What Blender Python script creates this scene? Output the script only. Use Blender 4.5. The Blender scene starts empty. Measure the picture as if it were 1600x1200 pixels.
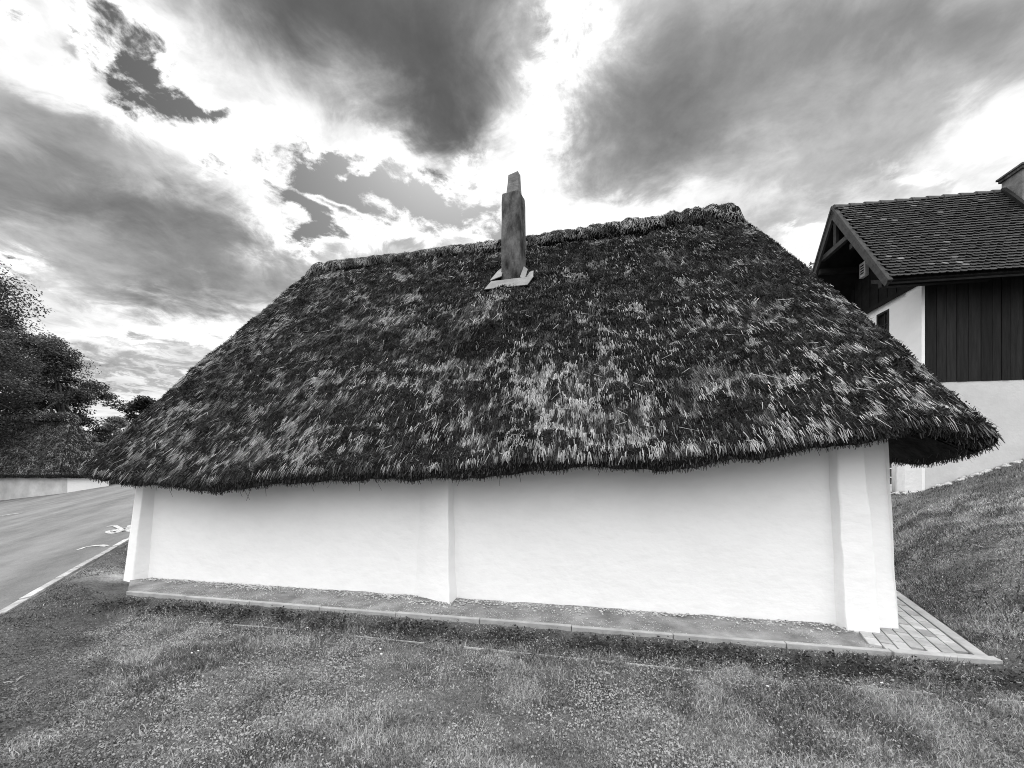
import bpy, bmesh, math, random
import numpy as np
from mathutils import Vector, Matrix

sc = bpy.context.scene
COL = sc.collection
rng = np.random.default_rng(11)
random.seed(5)
R = math.radians

# ------------------------------------------------------------------ camera
EYE = 1.6
cam_d = bpy.data.cameras.new('camera')
cam_d.sensor_width = 36.0
cam_d.lens = 36.0 * 620.0 / 1600.0
cam_d.shift_y = 145.0 / 1600.0
cam_d.clip_start = 0.05
cam_d.clip_end = 3000.0
cam = bpy.data.objects.new('camera', cam_d)
cam.location = (0, 0, EYE)
cam.rotation_euler = (R(90), 0, 0)
COL.objects.link(cam)
sc.camera = cam

# ------------------------------------------------------------------ exposure
sc.view_settings.view_transform = 'Standard'
sc.view_settings.look = 'None'
sc.view_settings.gamma = 1.0
sc.view_settings.exposure = 0.2
sc.cycles.filter_width = 1.0
sc.cycles.use_denoising = True
sc.cycles.denoiser = 'OPENIMAGEDENOISE'
sc.cycles.denoising_input_passes = 'RGB_ALBEDO_NORMAL'
sc.cycles.denoising_prefilter = 'NONE'

# ------------------------------------------------------------------ world
SUN_EL, SUN_AZ = 50.0, -8.0          # azimuth from +Y towards +X
world = bpy.data.worlds.new('World')
sc.world = world
world.use_nodes = True
WT = world.node_tree
for n in list(WT.nodes):
    WT.nodes.remove(n)


class Ex:
    """a scalar socket with arithmetic"""
    tree = None

    def __init__(self, s):
        self.s = s

    @staticmethod
    def op(kind, *a, clamp=False):
        n = Ex.tree.nodes.new('ShaderNodeMath')
        n.operation = kind
        n.use_clamp = clamp
        for i, x in enumerate(a):
            if isinstance(x, Ex):
                Ex.tree.links.new(x.s, n.inputs[i])
            else:
                n.inputs[i].default_value = float(x)
        return Ex(n.outputs[0])

    def __add__(s, o): return Ex.op('ADD', s, o)
    __radd__ = __add__
    def __sub__(s, o): return Ex.op('SUBTRACT', s, o)
    def __rsub__(s, o): return Ex.op('SUBTRACT', o, s)
    def __mul__(s, o): return Ex.op('MULTIPLY', s, o)
    __rmul__ = __mul__
    def __truediv__(s, o): return Ex.op('DIVIDE', s, o)


def smooth(x, a, b):
    n = Ex.tree.nodes.new('ShaderNodeMapRange')
    n.interpolation_type = 'SMOOTHSTEP'
    Ex.tree.links.new(x.s, n.inputs['Value'])
    n.inputs['From Min'].default_value = a
    n.inputs['From Max'].default_value = b
    return Ex(n.outputs[0])


def combine(x, y, z):
    n = Ex.tree.nodes.new('ShaderNodeCombineXYZ')
    for i, v in enumerate((x, y, z)):
        if isinstance(v, Ex):
            Ex.tree.links.new(v.s, n.inputs[i])
        else:
            n.inputs[i].default_value = v
    return n.outputs[0]


def wnoise(vec, scale, detail, rough=0.55, dist=0.0):
    n = Ex.tree.nodes.new('ShaderNodeTexNoise')
    n.inputs['Scale'].default_value = scale
    n.inputs['Detail'].default_value = detail
    n.inputs['Roughness'].default_value = rough
    n.inputs['Distortion'].default_value = dist
    Ex.tree.links.new(vec, n.inputs['Vector'])
    return Ex(n.outputs['Fac'])


Ex.tree = WT
tc = WT.nodes.new('ShaderNodeTexCoord')
sp = WT.nodes.new('ShaderNodeSeparateXYZ')
WT.links.new(tc.outputs['Generated'], sp.inputs[0])
dx, dy, dz = Ex(sp.outputs[0]), Ex(sp.outputs[1]), Ex(sp.outputs[2])
yy = Ex.op('MAXIMUM', dy, 0.12)
zz = Ex.op('MAXIMUM', dz, 0.0) + 0.16
plane = combine(dx / zz, dy / zz, 0.0)          # flat cloud deck, seen in perspective
n_big = wnoise(plane, 1.1, 7, 0.58, 0.3)
n_fine = wnoise(plane, 4.0, 7, 0.62, 0.4)
n_vfine = wnoise(plane, 11.0, 6, 0.68, 0.3)
n_w1 = wnoise(plane, 1.6, 4, 0.5)
n_w2 = wnoise(combine(dx / zz + 7.3, dy / zz, 3.1), 1.6, 4, 0.5)
n_w3 = wnoise(combine(dx / zz, dy / zz, 9.1), 6.0, 6, 0.62, 0.5)
n_w4 = wnoise(combine(dx / zz, dy / zz, 5.7), 6.0, 6, 0.62, 0.5)
# direction measured along a wall of sky in the north (tangent units)
U = (dx / yy) * 620.0 + 800.0 + (n_w1 - 0.5) * 110.0 + (n_w3 - 0.5) * 190.0
V = 745.0 - (dz / yy) * 620.0 + (n_w2 - 0.5) * 90.0 + (n_w4 - 0.5) * 150.0


def blob(u, v, su, sv, ang, w, UU=None, VV=None):
    c, s = math.cos(R(ang)), math.sin(R(ang))
    du, dv = (UU or U) - u, (VV or V) - v
    p = (du * c + dv * s) * (1.0 / su)
    q = (dv * c - du * s) * (1.0 / sv)
    e = Ex.op('EXPONENT', (p * p + q * q) * -1.0)
    return e * w


D = 0.325 + (n_big - 0.5) * 0.30 + (n_fine - 0.5) * 0.30 + (n_vfine - 0.5) * 0.15
CLOUDS = [
    # thick banks: (u, v, half width, half height, tilt, weight)
    (540, -60, 330, 130, 4, 0.30), (620, 95, 230, 95, 38, 0.32), (430, 20, 130, 60, 30, 0.20), (720, 60, 110, 170, -10, 0.20), (690, 190, 70, 60, 30, 0.18),
    (1180, 130, 330, 110, -14, 0.20), (960, 240, 150, 75, -10, 0.20), (1330, 40, 330, 90, 0, 0.14), (1040, 110, 90, 80, -40, 0.12),
    (1330, 270, 170, 45, -28, 0.14), (1560, 40, 160, 90, 0, 0.10), (1230, 210, 200, 60, -10, 0.10),
    (70, 310, 280, 66, 12, 0.30), (310, 350, 190, 50, 14, 0.22), (320, 430, 230, 44, 2, 0.28), (90, 190, 170, 34, 20, 0.20),
    (150, 572, 260, 18, 0, 0.20), (220, 606, 220, 10, 0, 0.16), (220, 530, 120, 8, 8, 0.14), (1330, 330, 260, 30, -8, 0.10), (640, 390, 90, 14, 0, 0.16), (1120, 300, 240, 30, -6, 0.10), (40, 240, 120, 30, 6, 0.12), (90, 490, 120, 14, 4, 0.12),
    # light cores
    (890, 70, 62, 190, 8, -0.30), (800, 300, 80, 100, 0, -0.24), (960, 335, 190, 34, -8, -0.20), (760, 230, 70, 50, -30, -0.14), (120, 130, 150, 40, 16, -0.12), (420, 330, 50, 80, 10, -0.14), (260, 500, 200, 26, 4, -0.10), (1290, 330, 120, 26, 0, -0.10), (620, 230, 90, 22, 28, -0.14), (420, 200, 60, 70, 30, -0.12), (830, 210, 60, 60, -40, -0.14),
    (1560, 200, 70, 70, -30, -0.16), (130, 120, 90, 24, 30, -0.06), (440, 300, 36, 90, 20, -0.16), (600, 360, 160, 16, 0, -0.14), (250, 510, 220, 24, 4, -0.10),
    # holes to the clear sky
    (215, 108, 82, 54, 40, -0.62), (165, 34, 60, 28, 40, -0.34), (310, 158, 60, 13, 0, -0.38),
    (600, 298, 140, 44, 14, -0.62), (505, 348, 34, 56, 0, -0.56), (480, 250, 66, 24, 18, -0.42), (680, 320, 60, 30, 0, -0.3), (470, 290, 40, 30, 20, -0.3),
    (312, 240, 26, 18, 20, -0.32), (728, 265, 18, 40, 0, -0.28), (765, 345, 24, 22, 0, -0.28),
    (25, 20, 40, 24, 0, -0.30), (25, 410, 60, 16, 10, -0.32), (1265, 372, 40, 14, 0, -0.22),
    (1450, 285, 70, 10, 0, -0.14),
    (268, 112, 24, 20, 0, 0.40), (172, 84, 12, 34, 30, 0.26), (110, 60, 20, 16, 0, 0.2), (560, 250, 20, 12, 0, 0.3), (690, 285, 14, 18, 0, 0.3),
]
hole = None
for b in CLOUDS:
    e = blob(*b)
    D = D + e
    if b[5] <= -0.26:
        hole = e if hole is None else hole + e
near = smooth(hole * -1.0, 0.04, 0.30)            # ragged cloud edges round the gaps
D = D + ((n_vfine - 0.5) * 1.5 + (n_fine - 0.5) * 0.7) * near
U0 = (dx / yy) * 620.0 + 800.0 + (n_w3 - 0.5) * 10.0
V0 = 745.0 - (dz / yy) * 620.0 + (n_w4 - 0.5) * 10.0
D = D + blob(512, 316, 70, 6.0, 21, 0.75, U0, V0)          # the contrail

sky = WT.nodes.new('ShaderNodeTexSky')
sky.sky_type = 'NISHITA'
sky.sun_disc = False
sky.sun_elevation = R(SUN_EL)
sky.sun_rotation = R(SUN_AZ)
bw = WT.nodes.new('ShaderNodeRGBToBW')
WT.links.new(sky.outputs[0], bw.inputs[0])
clear = Ex.op('POWER', Ex(bw.outputs[0]) * 0.17, 1.8) * 2.7

ramp = WT.nodes.new('ShaderNodeValToRGB')
WT.links.new(D.s, ramp.inputs[0])
cr = ramp.color_ramp
cr.interpolation = 'B_SPLINE'
stops = [(0.0, 0.9), (0.08, 1.0), (0.24, 1.0), (0.35, 0.72), (0.45, 0.46), (0.60, 0.26), (0.80, 0.11), (1.0, 0.075)]
cr.elements[0].position, cr.elements[1].position = 0.0, 1.0
for p, v in stops[1:-1]:
    cr.elements.new(p)
for e, (p, v) in zip(sorted(cr.elements, key=lambda e: e.position), stops):
    e.position = p
    e.color = (v, v, v, 1)
cloud = Ex(ramp.outputs[0]) * 10.0
cover = smooth(D, -0.20, 0.15)
front_sky = clear * (1.0 - cover) + cloud * cover
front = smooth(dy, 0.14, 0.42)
BACK_SKY = 30.0                                      # unseen sky behind the camera, brightened to light the front wall and lawn
back_sky = (0.75 + n_big * 0.5) * BACK_SKY * (0.26 + 0.74 * smooth(dz, 0.10, 0.85))  # dimmed towards the horizon to deepen the shading below the eave
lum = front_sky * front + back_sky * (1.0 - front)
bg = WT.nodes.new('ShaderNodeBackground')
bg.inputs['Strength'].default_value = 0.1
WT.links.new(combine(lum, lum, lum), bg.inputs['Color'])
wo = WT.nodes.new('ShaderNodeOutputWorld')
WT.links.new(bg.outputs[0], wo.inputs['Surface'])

# ------------------------------------------------------------------ sun
sl = bpy.data.lights.new('sun', 'SUN')
sl.energy = 1.5
sl.angle = R(12)
sl.color = (1.0, 1.0, 1.0)
sun = bpy.data.objects.new('sun', sl)
sd = Vector((math.cos(R(SUN_EL)) * math.sin(R(SUN_AZ)), math.cos(R(SUN_EL)) * math.cos(R(SUN_AZ)), math.sin(R(SUN_EL))))
sun.rotation_euler = sd.to_track_quat('Z', 'Y').to_euler()
sun.location = sd * 60
COL.objects.link(sun)


# ------------------------------------------------------------------ noise
def _hash(ix, iy, iz, seed):
    h = (ix.astype(np.int64) * 374761393 + iy.astype(np.int64) * 668265263 + iz.astype(np.int64) * 2147483647 + seed * 974711) & 0xffffffff
    h = ((h ^ (h >> 13)) * 1274126177) & 0xffffffff
    h = ((h ^ (h >> 16)) * 2246822519) & 0xffffffff
    return ((h ^ (h >> 15)) & 0xffff) / 65535.0


def vn(x, y, z=None, seed=0):
    x = np.asarray(x, float); y = np.asarray(y, float)
    z = np.zeros_like(x) if z is None else np.asarray(z, float)
    ix, iy, iz = np.floor(x), np.floor(y), np.floor(z)
    fx, fy, fz = x - ix, y - iy, z - iz
    fx, fy, fz = fx * fx * (3 - 2 * fx), fy * fy * (3 - 2 * fy), fz * fz * (3 - 2 * fz)
    o = 0
    for a in (0, 1):
        for b in (0, 1):
            for c in (0, 1):
                o = o + _hash(ix + a, iy + b, iz + c, seed) * (fx if a else 1 - fx) * (fy if b else 1 - fy) * (fz if c else 1 - fz)
    return o


def fbm(x, y, z=None, seed=0, o=4):
    t, a, s = 0, 0.5, 0
    for k in range(o):
        f = 2.03 ** k
        t = t + a * vn(np.asarray(x) * f, np.asarray(y) * f, None if z is None else np.asarray(z) * f, seed + k * 17)
        s += a
        a *= 0.5
    return t / s


def sstep(x, a, b):
    t = np.clip((np.asarray(x, float) - a) / (b - a), 0, 1)
    return t * t * (3 - 2 * t)


# ------------------------------------------------------------------ objects
def link(o, parent=None):
    COL.objects.link(o)
    if parent is not None:
        o.parent = parent
        o.matrix_parent_inverse = Matrix.Translation(-Vector(parent_world(parent)))
    return o


def parent_world(p):
    v = Vector(p.location)
    while p.parent is not None:
        p = p.parent
        break
    return v


def tag(o, label=None, cat=None, group=None, kind=None):
    for k, v in (('label', label), ('category', cat), ('group', group), ('kind', kind)):
        if v:
            o[k] = v
    return o


def empty(name, loc):
    # things sit at their base; children are stored relative to it
    o = bpy.data.objects.new(name, None)
    o.empty_display_size = 0.2
    o.location = loc
    COL.objects.link(o)
    return o


ROOT_LOC = {}


def attach(o, parent, root):
    """parent o, whose vertices are in world coordinates; root = the thing's empty"""
    COL.objects.link(o)
    if parent is not None:
        o.parent = parent
        if parent is root:
            o.location = -Vector(root.location)
    return o


def npmesh(name, V, F, mats, parent=None, root=None, midx=None, tone=None, smooth_=False):
    """F: list of int arrays (n,3) or (n,4), all world coordinates"""
    V = np.ascontiguousarray(V, dtype=np.float32)
    me = bpy.data.meshes.new(name)
    if not isinstance(F, (list, tuple)):
        F = [F]
    me.vertices.add(len(V))
    me.vertices.foreach_set('co', V.ravel())
    loops = np.concatenate([f.ravel() for f in F]).astype(np.int32)
    tot = np.concatenate([np.full(len(f), f.shape[1]) for f in F]).astype(np.int32)
    st = np.concatenate([[0], np.cumsum(tot)[:-1]]).astype(np.int32)
    me.loops.add(len(loops))
    me.loops.foreach_set('vertex_index', loops)
    me.polygons.add(len(tot))
    me.polygons.foreach_set('loop_start', st)
    me.polygons.foreach_set('loop_total', tot)
    if midx is not None:
        me.polygons.foreach_set('material_index', np.asarray(midx, np.int32))
    if smooth_ is not False:
        sm = np.full(len(tot), True) if smooth_ is True else np.asarray(smooth_, bool)
        me.polygons.foreach_set('use_smooth', sm)
    for m in (mats if isinstance(mats, (list, tuple)) else [mats]):
        me.materials.append(m)
    me.update(calc_edges=True)
    me.validate()
    if tone is not None:
        at = me.attributes.new('tone', 'FLOAT', 'POINT')
        at.data.foreach_set('value', np.asarray(tone, np.float32))
    o = bpy.data.objects.new(name, me)
    return attach(o, parent, root)


class MB:
    """collects solids, links them as one mesh object"""
    def __init__(self):
        self.v, self.f = [], []

    def add(self, v, f):
        n = len(self.v)
        self.v += [tuple(p) for p in v]
        self.f += [tuple(i + n for i in q) for q in f]

    def hexa(self, p):
        """8 points: bottom ring 0-3, top ring 4-7"""
        self.add(p, [(3, 2, 1, 0), (4, 5, 6, 7), (0, 1, 5, 4), (1, 2, 6, 5), (2, 3, 7, 6), (3, 0, 4, 7)])

    def box(self, fr, a, b):
        """fr maps local (s,d,z); a,b opposite corners"""
        (x0, y0, z0), (x1, y1, z1) = a, b
        self.hexa([fr(x0, y0, z0), fr(x1, y0, z0), fr(x1, y1, z0), fr(x0, y1, z0),
                   fr(x0, y0, z1), fr(x1, y0, z1), fr(x1, y1, z1), fr(x0, y1, z1)])

    def beam(self, p, q, w, h, up=(0, 0, 1)):
        p, q = Vector(p), Vector(q)
        d = (q - p).normalized()
        s = d.cross(Vector(up)).normalized() * (w / 2)
        u = s.cross(d).normalized() * (h / 2)
        self.hexa([p - s - u, q - s - u, q + s - u, p + s - u, p - s + u, q - s + u, q + s + u, p + s + u])

    def tube(self, pts, rad, n=7):
        pts = [Vector(p) for p in pts]
        base = len(self.v)
        prev = None
        for i, p in enumerate(pts):
            d = (pts[min(i + 1, len(pts) - 1)] - pts[max(i - 1, 0)]).normalized()
            a = d.orthogonal().normalized() if prev is None else (prev - d * prev.dot(d)).normalized()
            prev = a
            b = d.cross(a)
            for k in range(n):
                t = 2 * math.pi * k / n
                self.v.append(tuple(p + (a * math.cos(t) + b * math.sin(t)) * rad[i]))
        for i in range(len(pts) - 1):
            for k in range(n):
                self.f.append((base + i * n + k, base + i * n + (k + 1) % n, base + (i + 1) * n + (k + 1) % n, base + (i + 1) * n + k))
        self.f.append(tuple(base + k for k in range(n))[::-1])
        self.f.append(tuple(base + (len(pts) - 1) * n + k for k in range(n)))

    def build(self, name, mat, parent=None, root=None, bevel=0.0, smooth_=False):
        me = bpy.data.meshes.new(name)
        me.from_pydata(self.v, [], self.f)
        me.materials.append(mat)
        bm = bmesh.new()
        bm.from_mesh(me)
        bmesh.ops.recalc_face_normals(bm, faces=bm.faces)
        bm.to_mesh(me)
        bm.free()
        if smooth_:
            me.polygons.foreach_set('use_smooth', [True] * len(me.polygons))
        o = bpy.data.objects.new(name, me)
        if bevel:
            m = o.modifiers.new('bevel', 'BEVEL')
            m.width = bevel
            m.segments = 2
        return attach(o, parent, root)


# ------------------------------------------------------------------ materials
def grey(v):
    return (v, v, v, 1)


def mat(name, lo, hi=None, scale=4.0, rough=0.9, bump=0.0, bscale=30.0, stretch=(1, 1, 1), contrast=(0.3, 0.7), detail=6, spec=0.2):
    m = bpy.data.materials.new(name)
    m.use_nodes = True
    nt = m.node_tree
    p = nt.nodes['Principled BSDF']
    p.inputs['Roughness'].default_value = rough
    p.inputs['Specular IOR Level'].default_value = spec
    t = nt.nodes.new('ShaderNodeTexCoord')
    mp = nt.nodes.new('ShaderNodeMapping')
    mp.inputs['Scale'].default_value = stretch
    nt.links.new(t.outputs['Object'], mp.inputs[0])
    if hi is None:
        p.inputs['Base Color'].default_value = grey(lo)
    else:
        n = nt.nodes.new('ShaderNodeTexNoise')
        n.inputs['Scale'].default_value = scale
        n.inputs['Detail'].default_value = detail
        n.inputs['Roughness'].default_value = 0.62
        nt.links.new(mp.outputs[0], n.inputs['Vector'])
        r = nt.nodes.new('ShaderNodeValToRGB')
        r.color_ramp.elements[0].position, r.color_ramp.elements[1].position = contrast
        r.color_ramp.elements[0].color, r.color_ramp.elements[1].color = grey(lo), grey(hi)
        nt.links.new(n.outputs['Fac'], r.inputs[0])
        nt.links.new(r.outputs[0], p.inputs['Base Color'])
    if bump:
        n2 = nt.nodes.new('ShaderNodeTexNoise')
        n2.inputs['Scale'].default_value = bscale
        n2.inputs['Detail'].default_value = 6
        nt.links.new(mp.outputs[0], n2.inputs['Vector'])
        bp = nt.nodes.new('ShaderNodeBump')
        bp.inputs['Strength'].default_value = bump
        bp.inputs['Distance'].default_value = 0.02
        nt.links.new(n2.outputs['Fac'], bp.inputs['Height'])
        nt.links.new(bp.outputs[0], p.inputs['Normal'])
    return m


def tone_mat(name, transl=0.0, rough=0.8, spec=0.15):
    """grey base colour read from the per-vertex 'tone' (own colour of each straw, leaf or blade)"""
    m = bpy.data.materials.new(name)
    m.use_nodes = True
    nt = m.node_tree
    p = nt.nodes['Principled BSDF']
    p.inputs['Roughness'].default_value = rough
    p.inputs['Specular IOR Level'].default_value = spec
    a = nt.nodes.new('ShaderNodeAttribute')
    a.attribute_name = 'tone'
    c = nt.nodes.new('ShaderNodeCombineXYZ')
    for i in range(3):
        nt.links.new(a.outputs['Fac'], c.inputs[i])
    nt.links.new(c.outputs[0], p.inputs['Base Color'])
    if transl:
        tr = nt.nodes.new('ShaderNodeBsdfTranslucent')
        nt.links.new(c.outputs[0], tr.inputs['Color'])
        mx = nt.nodes.new('ShaderNodeMixShader')
        mx.inputs[0].default_value = transl
        nt.links.new(p.outputs[0], mx.inputs[1])
        nt.links.new(tr.outputs[0], mx.inputs[2])
        nt.links.new(mx.outputs[0], nt.nodes['Material Output'].inputs['Surface'])
    return m


def vary(m, amt):
    """each loose piece (paver, stone, board) a slightly different grey"""
    nt = m.node_tree
    p = nt.nodes['Principled BSDF']
    g_ = nt.nodes.new('ShaderNodeNewGeometry')
    mr = nt.nodes.new('ShaderNodeMapRange')
    mr.inputs['To Min'].default_value = 1 - amt
    mr.inputs['To Max'].default_value = 1 + amt
    nt.links.new(g_.outputs['Random Per Island'], mr.inputs['Value'])
    mx = nt.nodes.new('ShaderNodeVectorMath')
    mx.operation = 'SCALE'
    src = p.inputs['Base Color'].links[0].from_socket
    nt.links.new(src, mx.inputs[0])
    nt.links.new(mr.outputs[0], mx.inputs['Scale'])
    nt.links.new(mx.outputs[0], p.inputs['Base Color'])


M = {
    'white': mat('whitewash', 0.85, 0.89, 3.5, 0.95, 0.45, 7.0, contrast=(0.3, 0.6), stretch=(1, 1, 1.6)),
    'white2': mat('dimmed_white', 0.52, 0.66, 1.6, 0.95, 0.25, 18.0),  # white darkened so the clad house front looks less lit than its gable
    'white3': mat('shaded_white', 0.42, 0.62, 1.2, 0.95, 0.2, 14.0),  # whitewash darkened: far cottage front drawn less lit than its end wall
    'thatch': mat('thatch_under', 0.004, 0.022, 9.0, 1.0, 0.8, 26.0),
    'straw': tone_mat('straw', 0.0, 0.75, 0.2),
    'moss': tone_mat('moss', 0.1, 1.0, 0.0),
    'leaf': tone_mat('leaf', 0.35, 0.6, 0.3),
    'grass': tone_mat('grass_blade', 0.3, 0.6, 0.25),
    'bark': mat('bark', 0.03, 0.08, 6, 1.0, 0.6, 20),
    'render': mat('old_render', 0.015, 0.14, 4.5, 0.95, 1.0, 30.0, contrast=(0.36, 0.62), detail=12, stretch=(1, 1, 0.45)),
    'lead': mat('sheet_lead', 0.14, 0.25, 5, 0.55, 0.1, 12),
    'concrete': mat('concrete', 0.28, 0.42, 6, 0.95, 0.3, 40),
    'paver': mat('paver', 0.26, 0.44, 5.0, 0.9, 0.3, 50),
    'joint': mat('joint_sand', 0.08, 0.16, 20, 1.0),
    'gravel': mat('gravel_earth', 0.12, 0.34, 3.2, 1.0, 0.9, 60, detail=10),
    'asphalt': mat('asphalt', 0.13, 0.21, 1.2, 0.85, 0.3, 90, stretch=(1, 1, 1), detail=9),
    'paint': mat('road_paint', 0.18, 0.42, 14, 0.7, contrast=(0.36, 0.5)),
    'kerb': mat('kerb_stone', 0.22, 0.44, 7, 0.9, 0.3, 30),
    'board': mat('dark_board', 0.005, 0.020, 3.0, 0.75, 0.4, 12, stretch=(6, 6, 0.5)),
    'timber': mat('weathered_timber', 0.012, 0.04, 5, 0.8, 0.4, 14),
    'timber_d': mat('dark_timber', 0.004, 0.014, 5, 0.85, 0.4, 14),
    'tile': tone_mat('roof_tile', 0.0, 0.7, 0.3),
    'glass': mat('window_glass', 0.02, None, rough=0.08, spec=0.6),
    'stone': mat('pale_stone', 0.35, 0.65, 6, 0.95, 0.3, 20),
}

vary(M['paver'], 0.3)
vary(M['kerb'], 0.25)
vary(M['board'], 0.5)
vary(M['concrete'], 0.12)
vary(M['timber_d'], 0.3)

# the lawn: earth and moss between the blades, with a worn grey verge towards the road
gm = bpy.data.materials.new('ground_earth')
gm.use_nodes = True
Ex.tree = gm.node_tree
gp = gm.node_tree.nodes['Principled BSDF']
gp.inputs['Roughness'].default_value = 1.0
gp.inputs['Specular IOR Level'].default_value = 0.05
gt = gm.node_tree.nodes.new('ShaderNodeTexCoord')
ga = gm.node_tree.nodes.new('ShaderNodeAttribute')
ga.attribute_name = 'tone'
gn1 = wnoise(gt.outputs['Object'], 3.0, 8, 0.6)
gn2 = wnoise(gt.outputs['Object'], 45.0, 6, 0.7)
base = Ex(ga.outputs['Fac']) * (0.35 + smooth(gn1, 0.3, 0.7) * 0.6 + smooth(gn2, 0.3, 0.75) * 0.9)
gm.node_tree.links.new(combine(base, base, base), gp.inputs['Base Color'])
gb = gm.node_tree.nodes.new('ShaderNodeBump')
gb.inputs['Strength'].default_value = 0.9
gb.inputs['Distance'].default_value = 0.03
gm.node_tree.links.new(gn2.s, gb.inputs['Height'])
gm.node_tree.links.new(gb.outputs[0], gp.inputs['Normal'])
M['ground'] = gm

# ------------------------------------------------------------------ frames
CA, SA = math.cos(R(12.04)), math.sin(R(12.04))
O0 = (-5.87, 6.2)


def Bf(s, d, z):
    return (O0[0] + CA * s + SA * d, O0[1] - SA * s + CA * d, z)


def Binv(x, y):
    X, Y = np.asarray(x) - O0[0], np.asarray(y) - O0[1]
    return CA * X - SA * Y, SA * X + CA * Y


HC = (9.54, 9.2)


def Hf(a, b, z):
    return (HC[0] + 0.9888 * a + 0.1494 * b, HC[1] - 0.1494 * a + 0.9888 * b, z)


KD = (-0.486, 0.874)          # kerb direction
KN = (0.874, 0.486)           # towards the cottage
K0 = (-5.95, 4.61)
PA = (4.12, 3.385)            # outer corner of the paving
PD = (0.495, 0.869)
PN = (0.869, -0.495)


def road_z(x, y):
    return np.clip(0.123 * (np.asarray(x) + 5.95) + 0.149 * (np.asarray(y) - 4.61), -1.2, 2.2)


def ground_z(x, y):
    x = np.asarray(x, float); y = np.asarray(y, float)
    s, d = Binv(x, y)
    z = np.zeros_like(x)
    # lawn lies a step below the strip
    lawn = (1 - sstep(d, -0.80, -0.66)) * sstep(s, -0.9, 0.5)
    z = z - 0.10 * lawn
    z = z + lawn * (0.035 * np.exp(-((d + 0.88) / 0.12) ** 2)) * (0.4 + 1.2 * fbm(x * 1.3, y * 1.3, seed=3))
    z = z + lawn * 0.05 * (fbm(x * 0.8, y * 0.8, seed=8) - 0.5)
    # bank up to the timber-clad house
    p = PN[0] * (x - PA[0]) + PN[1] * (y - PA[1])
    q = PD[0] * (x - PA[0]) + PD[1] * (y - PA[1])
    bank = 0.36 * np.clip(p, 0, 7) * sstep(q, -2.5, 1.5) + 0.08 * np.clip(q, 0, 12) * sstep(p, 0.0, 1.2)
    bank = bank + 0.05 * (fbm(x * 1.7, y * 1.7, seed=21) - 0.5) * sstep(p, 0.05, 0.6)
    z = z + bank
    # verge and road on the left
    k = KN[0] * (x - K0[0]) + KN[1] * (y - K0[1])
    w = 1 - sstep(k, 0.06, 0.85)
    z = z * (1 - w) + road_z(x, y) * w
    return z


# ------------------------------------------------------------------ ground sheet
def grid_axis(parts):
    out = []
    for a, b, n in parts:
        out += list(np.linspace(a, b, n, endpoint=False))
    return np.array(out + [parts[-1][1]])


gx = grid_axis([(-600, -80, 12), (-80, -14, 44), (-14, -8, 40), (-8, 8, 190), (8, 20, 60), (20, 80, 24), (80, 600, 12)])
gy = grid_axis([(-600, -60, 10), (-60, 0, 14), (0, 12, 170), (12, 40, 60), (40, 90, 20), (90, 900, 14)])
X, Y = np.meshgrid(gx, gy)
Z = ground_z(X, Y)
k_ = KN[0] * (X - K0[0]) + KN[1] * (Y - K0[1])
Z = np.where((k_ < -0.05) & (Y > -10), Z - 0.03, Z)
s_, d_ = Binv(X, Y)
verge = 1 - sstep(X + 0.86 * (Y - 2.2) + 1.1 * (fbm(X * 1.6, Y * 1.6, seed=4) - 0.5), -2.85, -2.25)
tone = 0.13 - 0.04 * verge
path = np.exp(-((s_ + 0.45) / 0.5) ** 2 - ((d_ + 0.1) / 0.35) ** 2)
tone = tone + 0.22 * path
bed = np.exp(-((d_ + 0.86) / 0.17) ** 2) * sstep(s_, 0.3, 1.3) * (1 - sstep(s_, 10.4, 10.9))
tone = tone * (1 - 0.55 * bed)
ny, nx = X.shape
idx = np.arange(nx * ny).reshape(ny, nx)
F = np.stack([idx[:-1, :-1], idx[:-1, 1:], idx[1:, 1:], idx[1:, :-1]], -1).reshape(-1, 4)
g = npmesh('ground', np.stack([X, Y, Z], -1).reshape(-1, 3), F, M['ground'], tone=tone.ravel(), smooth_=True)
tag(g, kind='structure')

# road sheet, left of the kerb
rk = np.concatenate([np.linspace(-14, 0, 8), np.linspace(0.6, 16, 30), np.linspace(18, 75, 30)])
rw = np.concatenate([[0.0], np.linspace(0.5, 40, 60)])
RKm, RWm = np.meshgrid(rk, rw)
RX = K0[0] + KD[0] * RKm - KN[0] * RWm
RY = K0[1] + KD[1] * RKm - KN[1] * RWm
RZ = road_z(RX, RY) + 0.006
n1, n2 = RX.shape
idx = np.arange(n1 * n2).reshape(n1, n2)
F = np.stack([idx[:-1, :-1], idx[:-1, 1:], idx[1:, 1:], idx[1:, :-1]], -1).reshape(-1, 4)
am = M['asphalt']
# long patches and worn tracks along the street
nt = am.node_tree
Ex.tree = nt
for n in [n for n in nt.nodes if n.type in ('TEX_NOISE', 'MAPPING', 'VALTORGB')]:
    nt.nodes.remove(n)
rt = [n for n in nt.nodes if n.type == 'TEX_COORD'][0]
rs_ = nt.nodes.new('ShaderNodeSeparateXYZ')
nt.links.new(rt.outputs['Object'], rs_.inputs[0])
rx_, ry_ = Ex(rs_.outputs[0]), Ex(rs_.outputs[1])
al, ac = rx_ * KD[0] + ry_ * KD[1], rx_ * KN[0] + ry_ * KN[1]
t1 = wnoise(combine(al * 0.06, ac * 0.9, 0.0), 1.0, 4, 0.6)
t2 = wnoise(combine(al * 0.8, ac * 1.2, 3.0), 1.0, 9, 0.72)
t3 = wnoise(rt.outputs['Object'], 60.0, 3, 0.6)
rc = 0.095 + smooth(t1, 0.35, 0.65) * 0.045 + smooth(t2, 0.35, 0.65) * 0.045 + (t3 - 0.5) * 0.14
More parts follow.
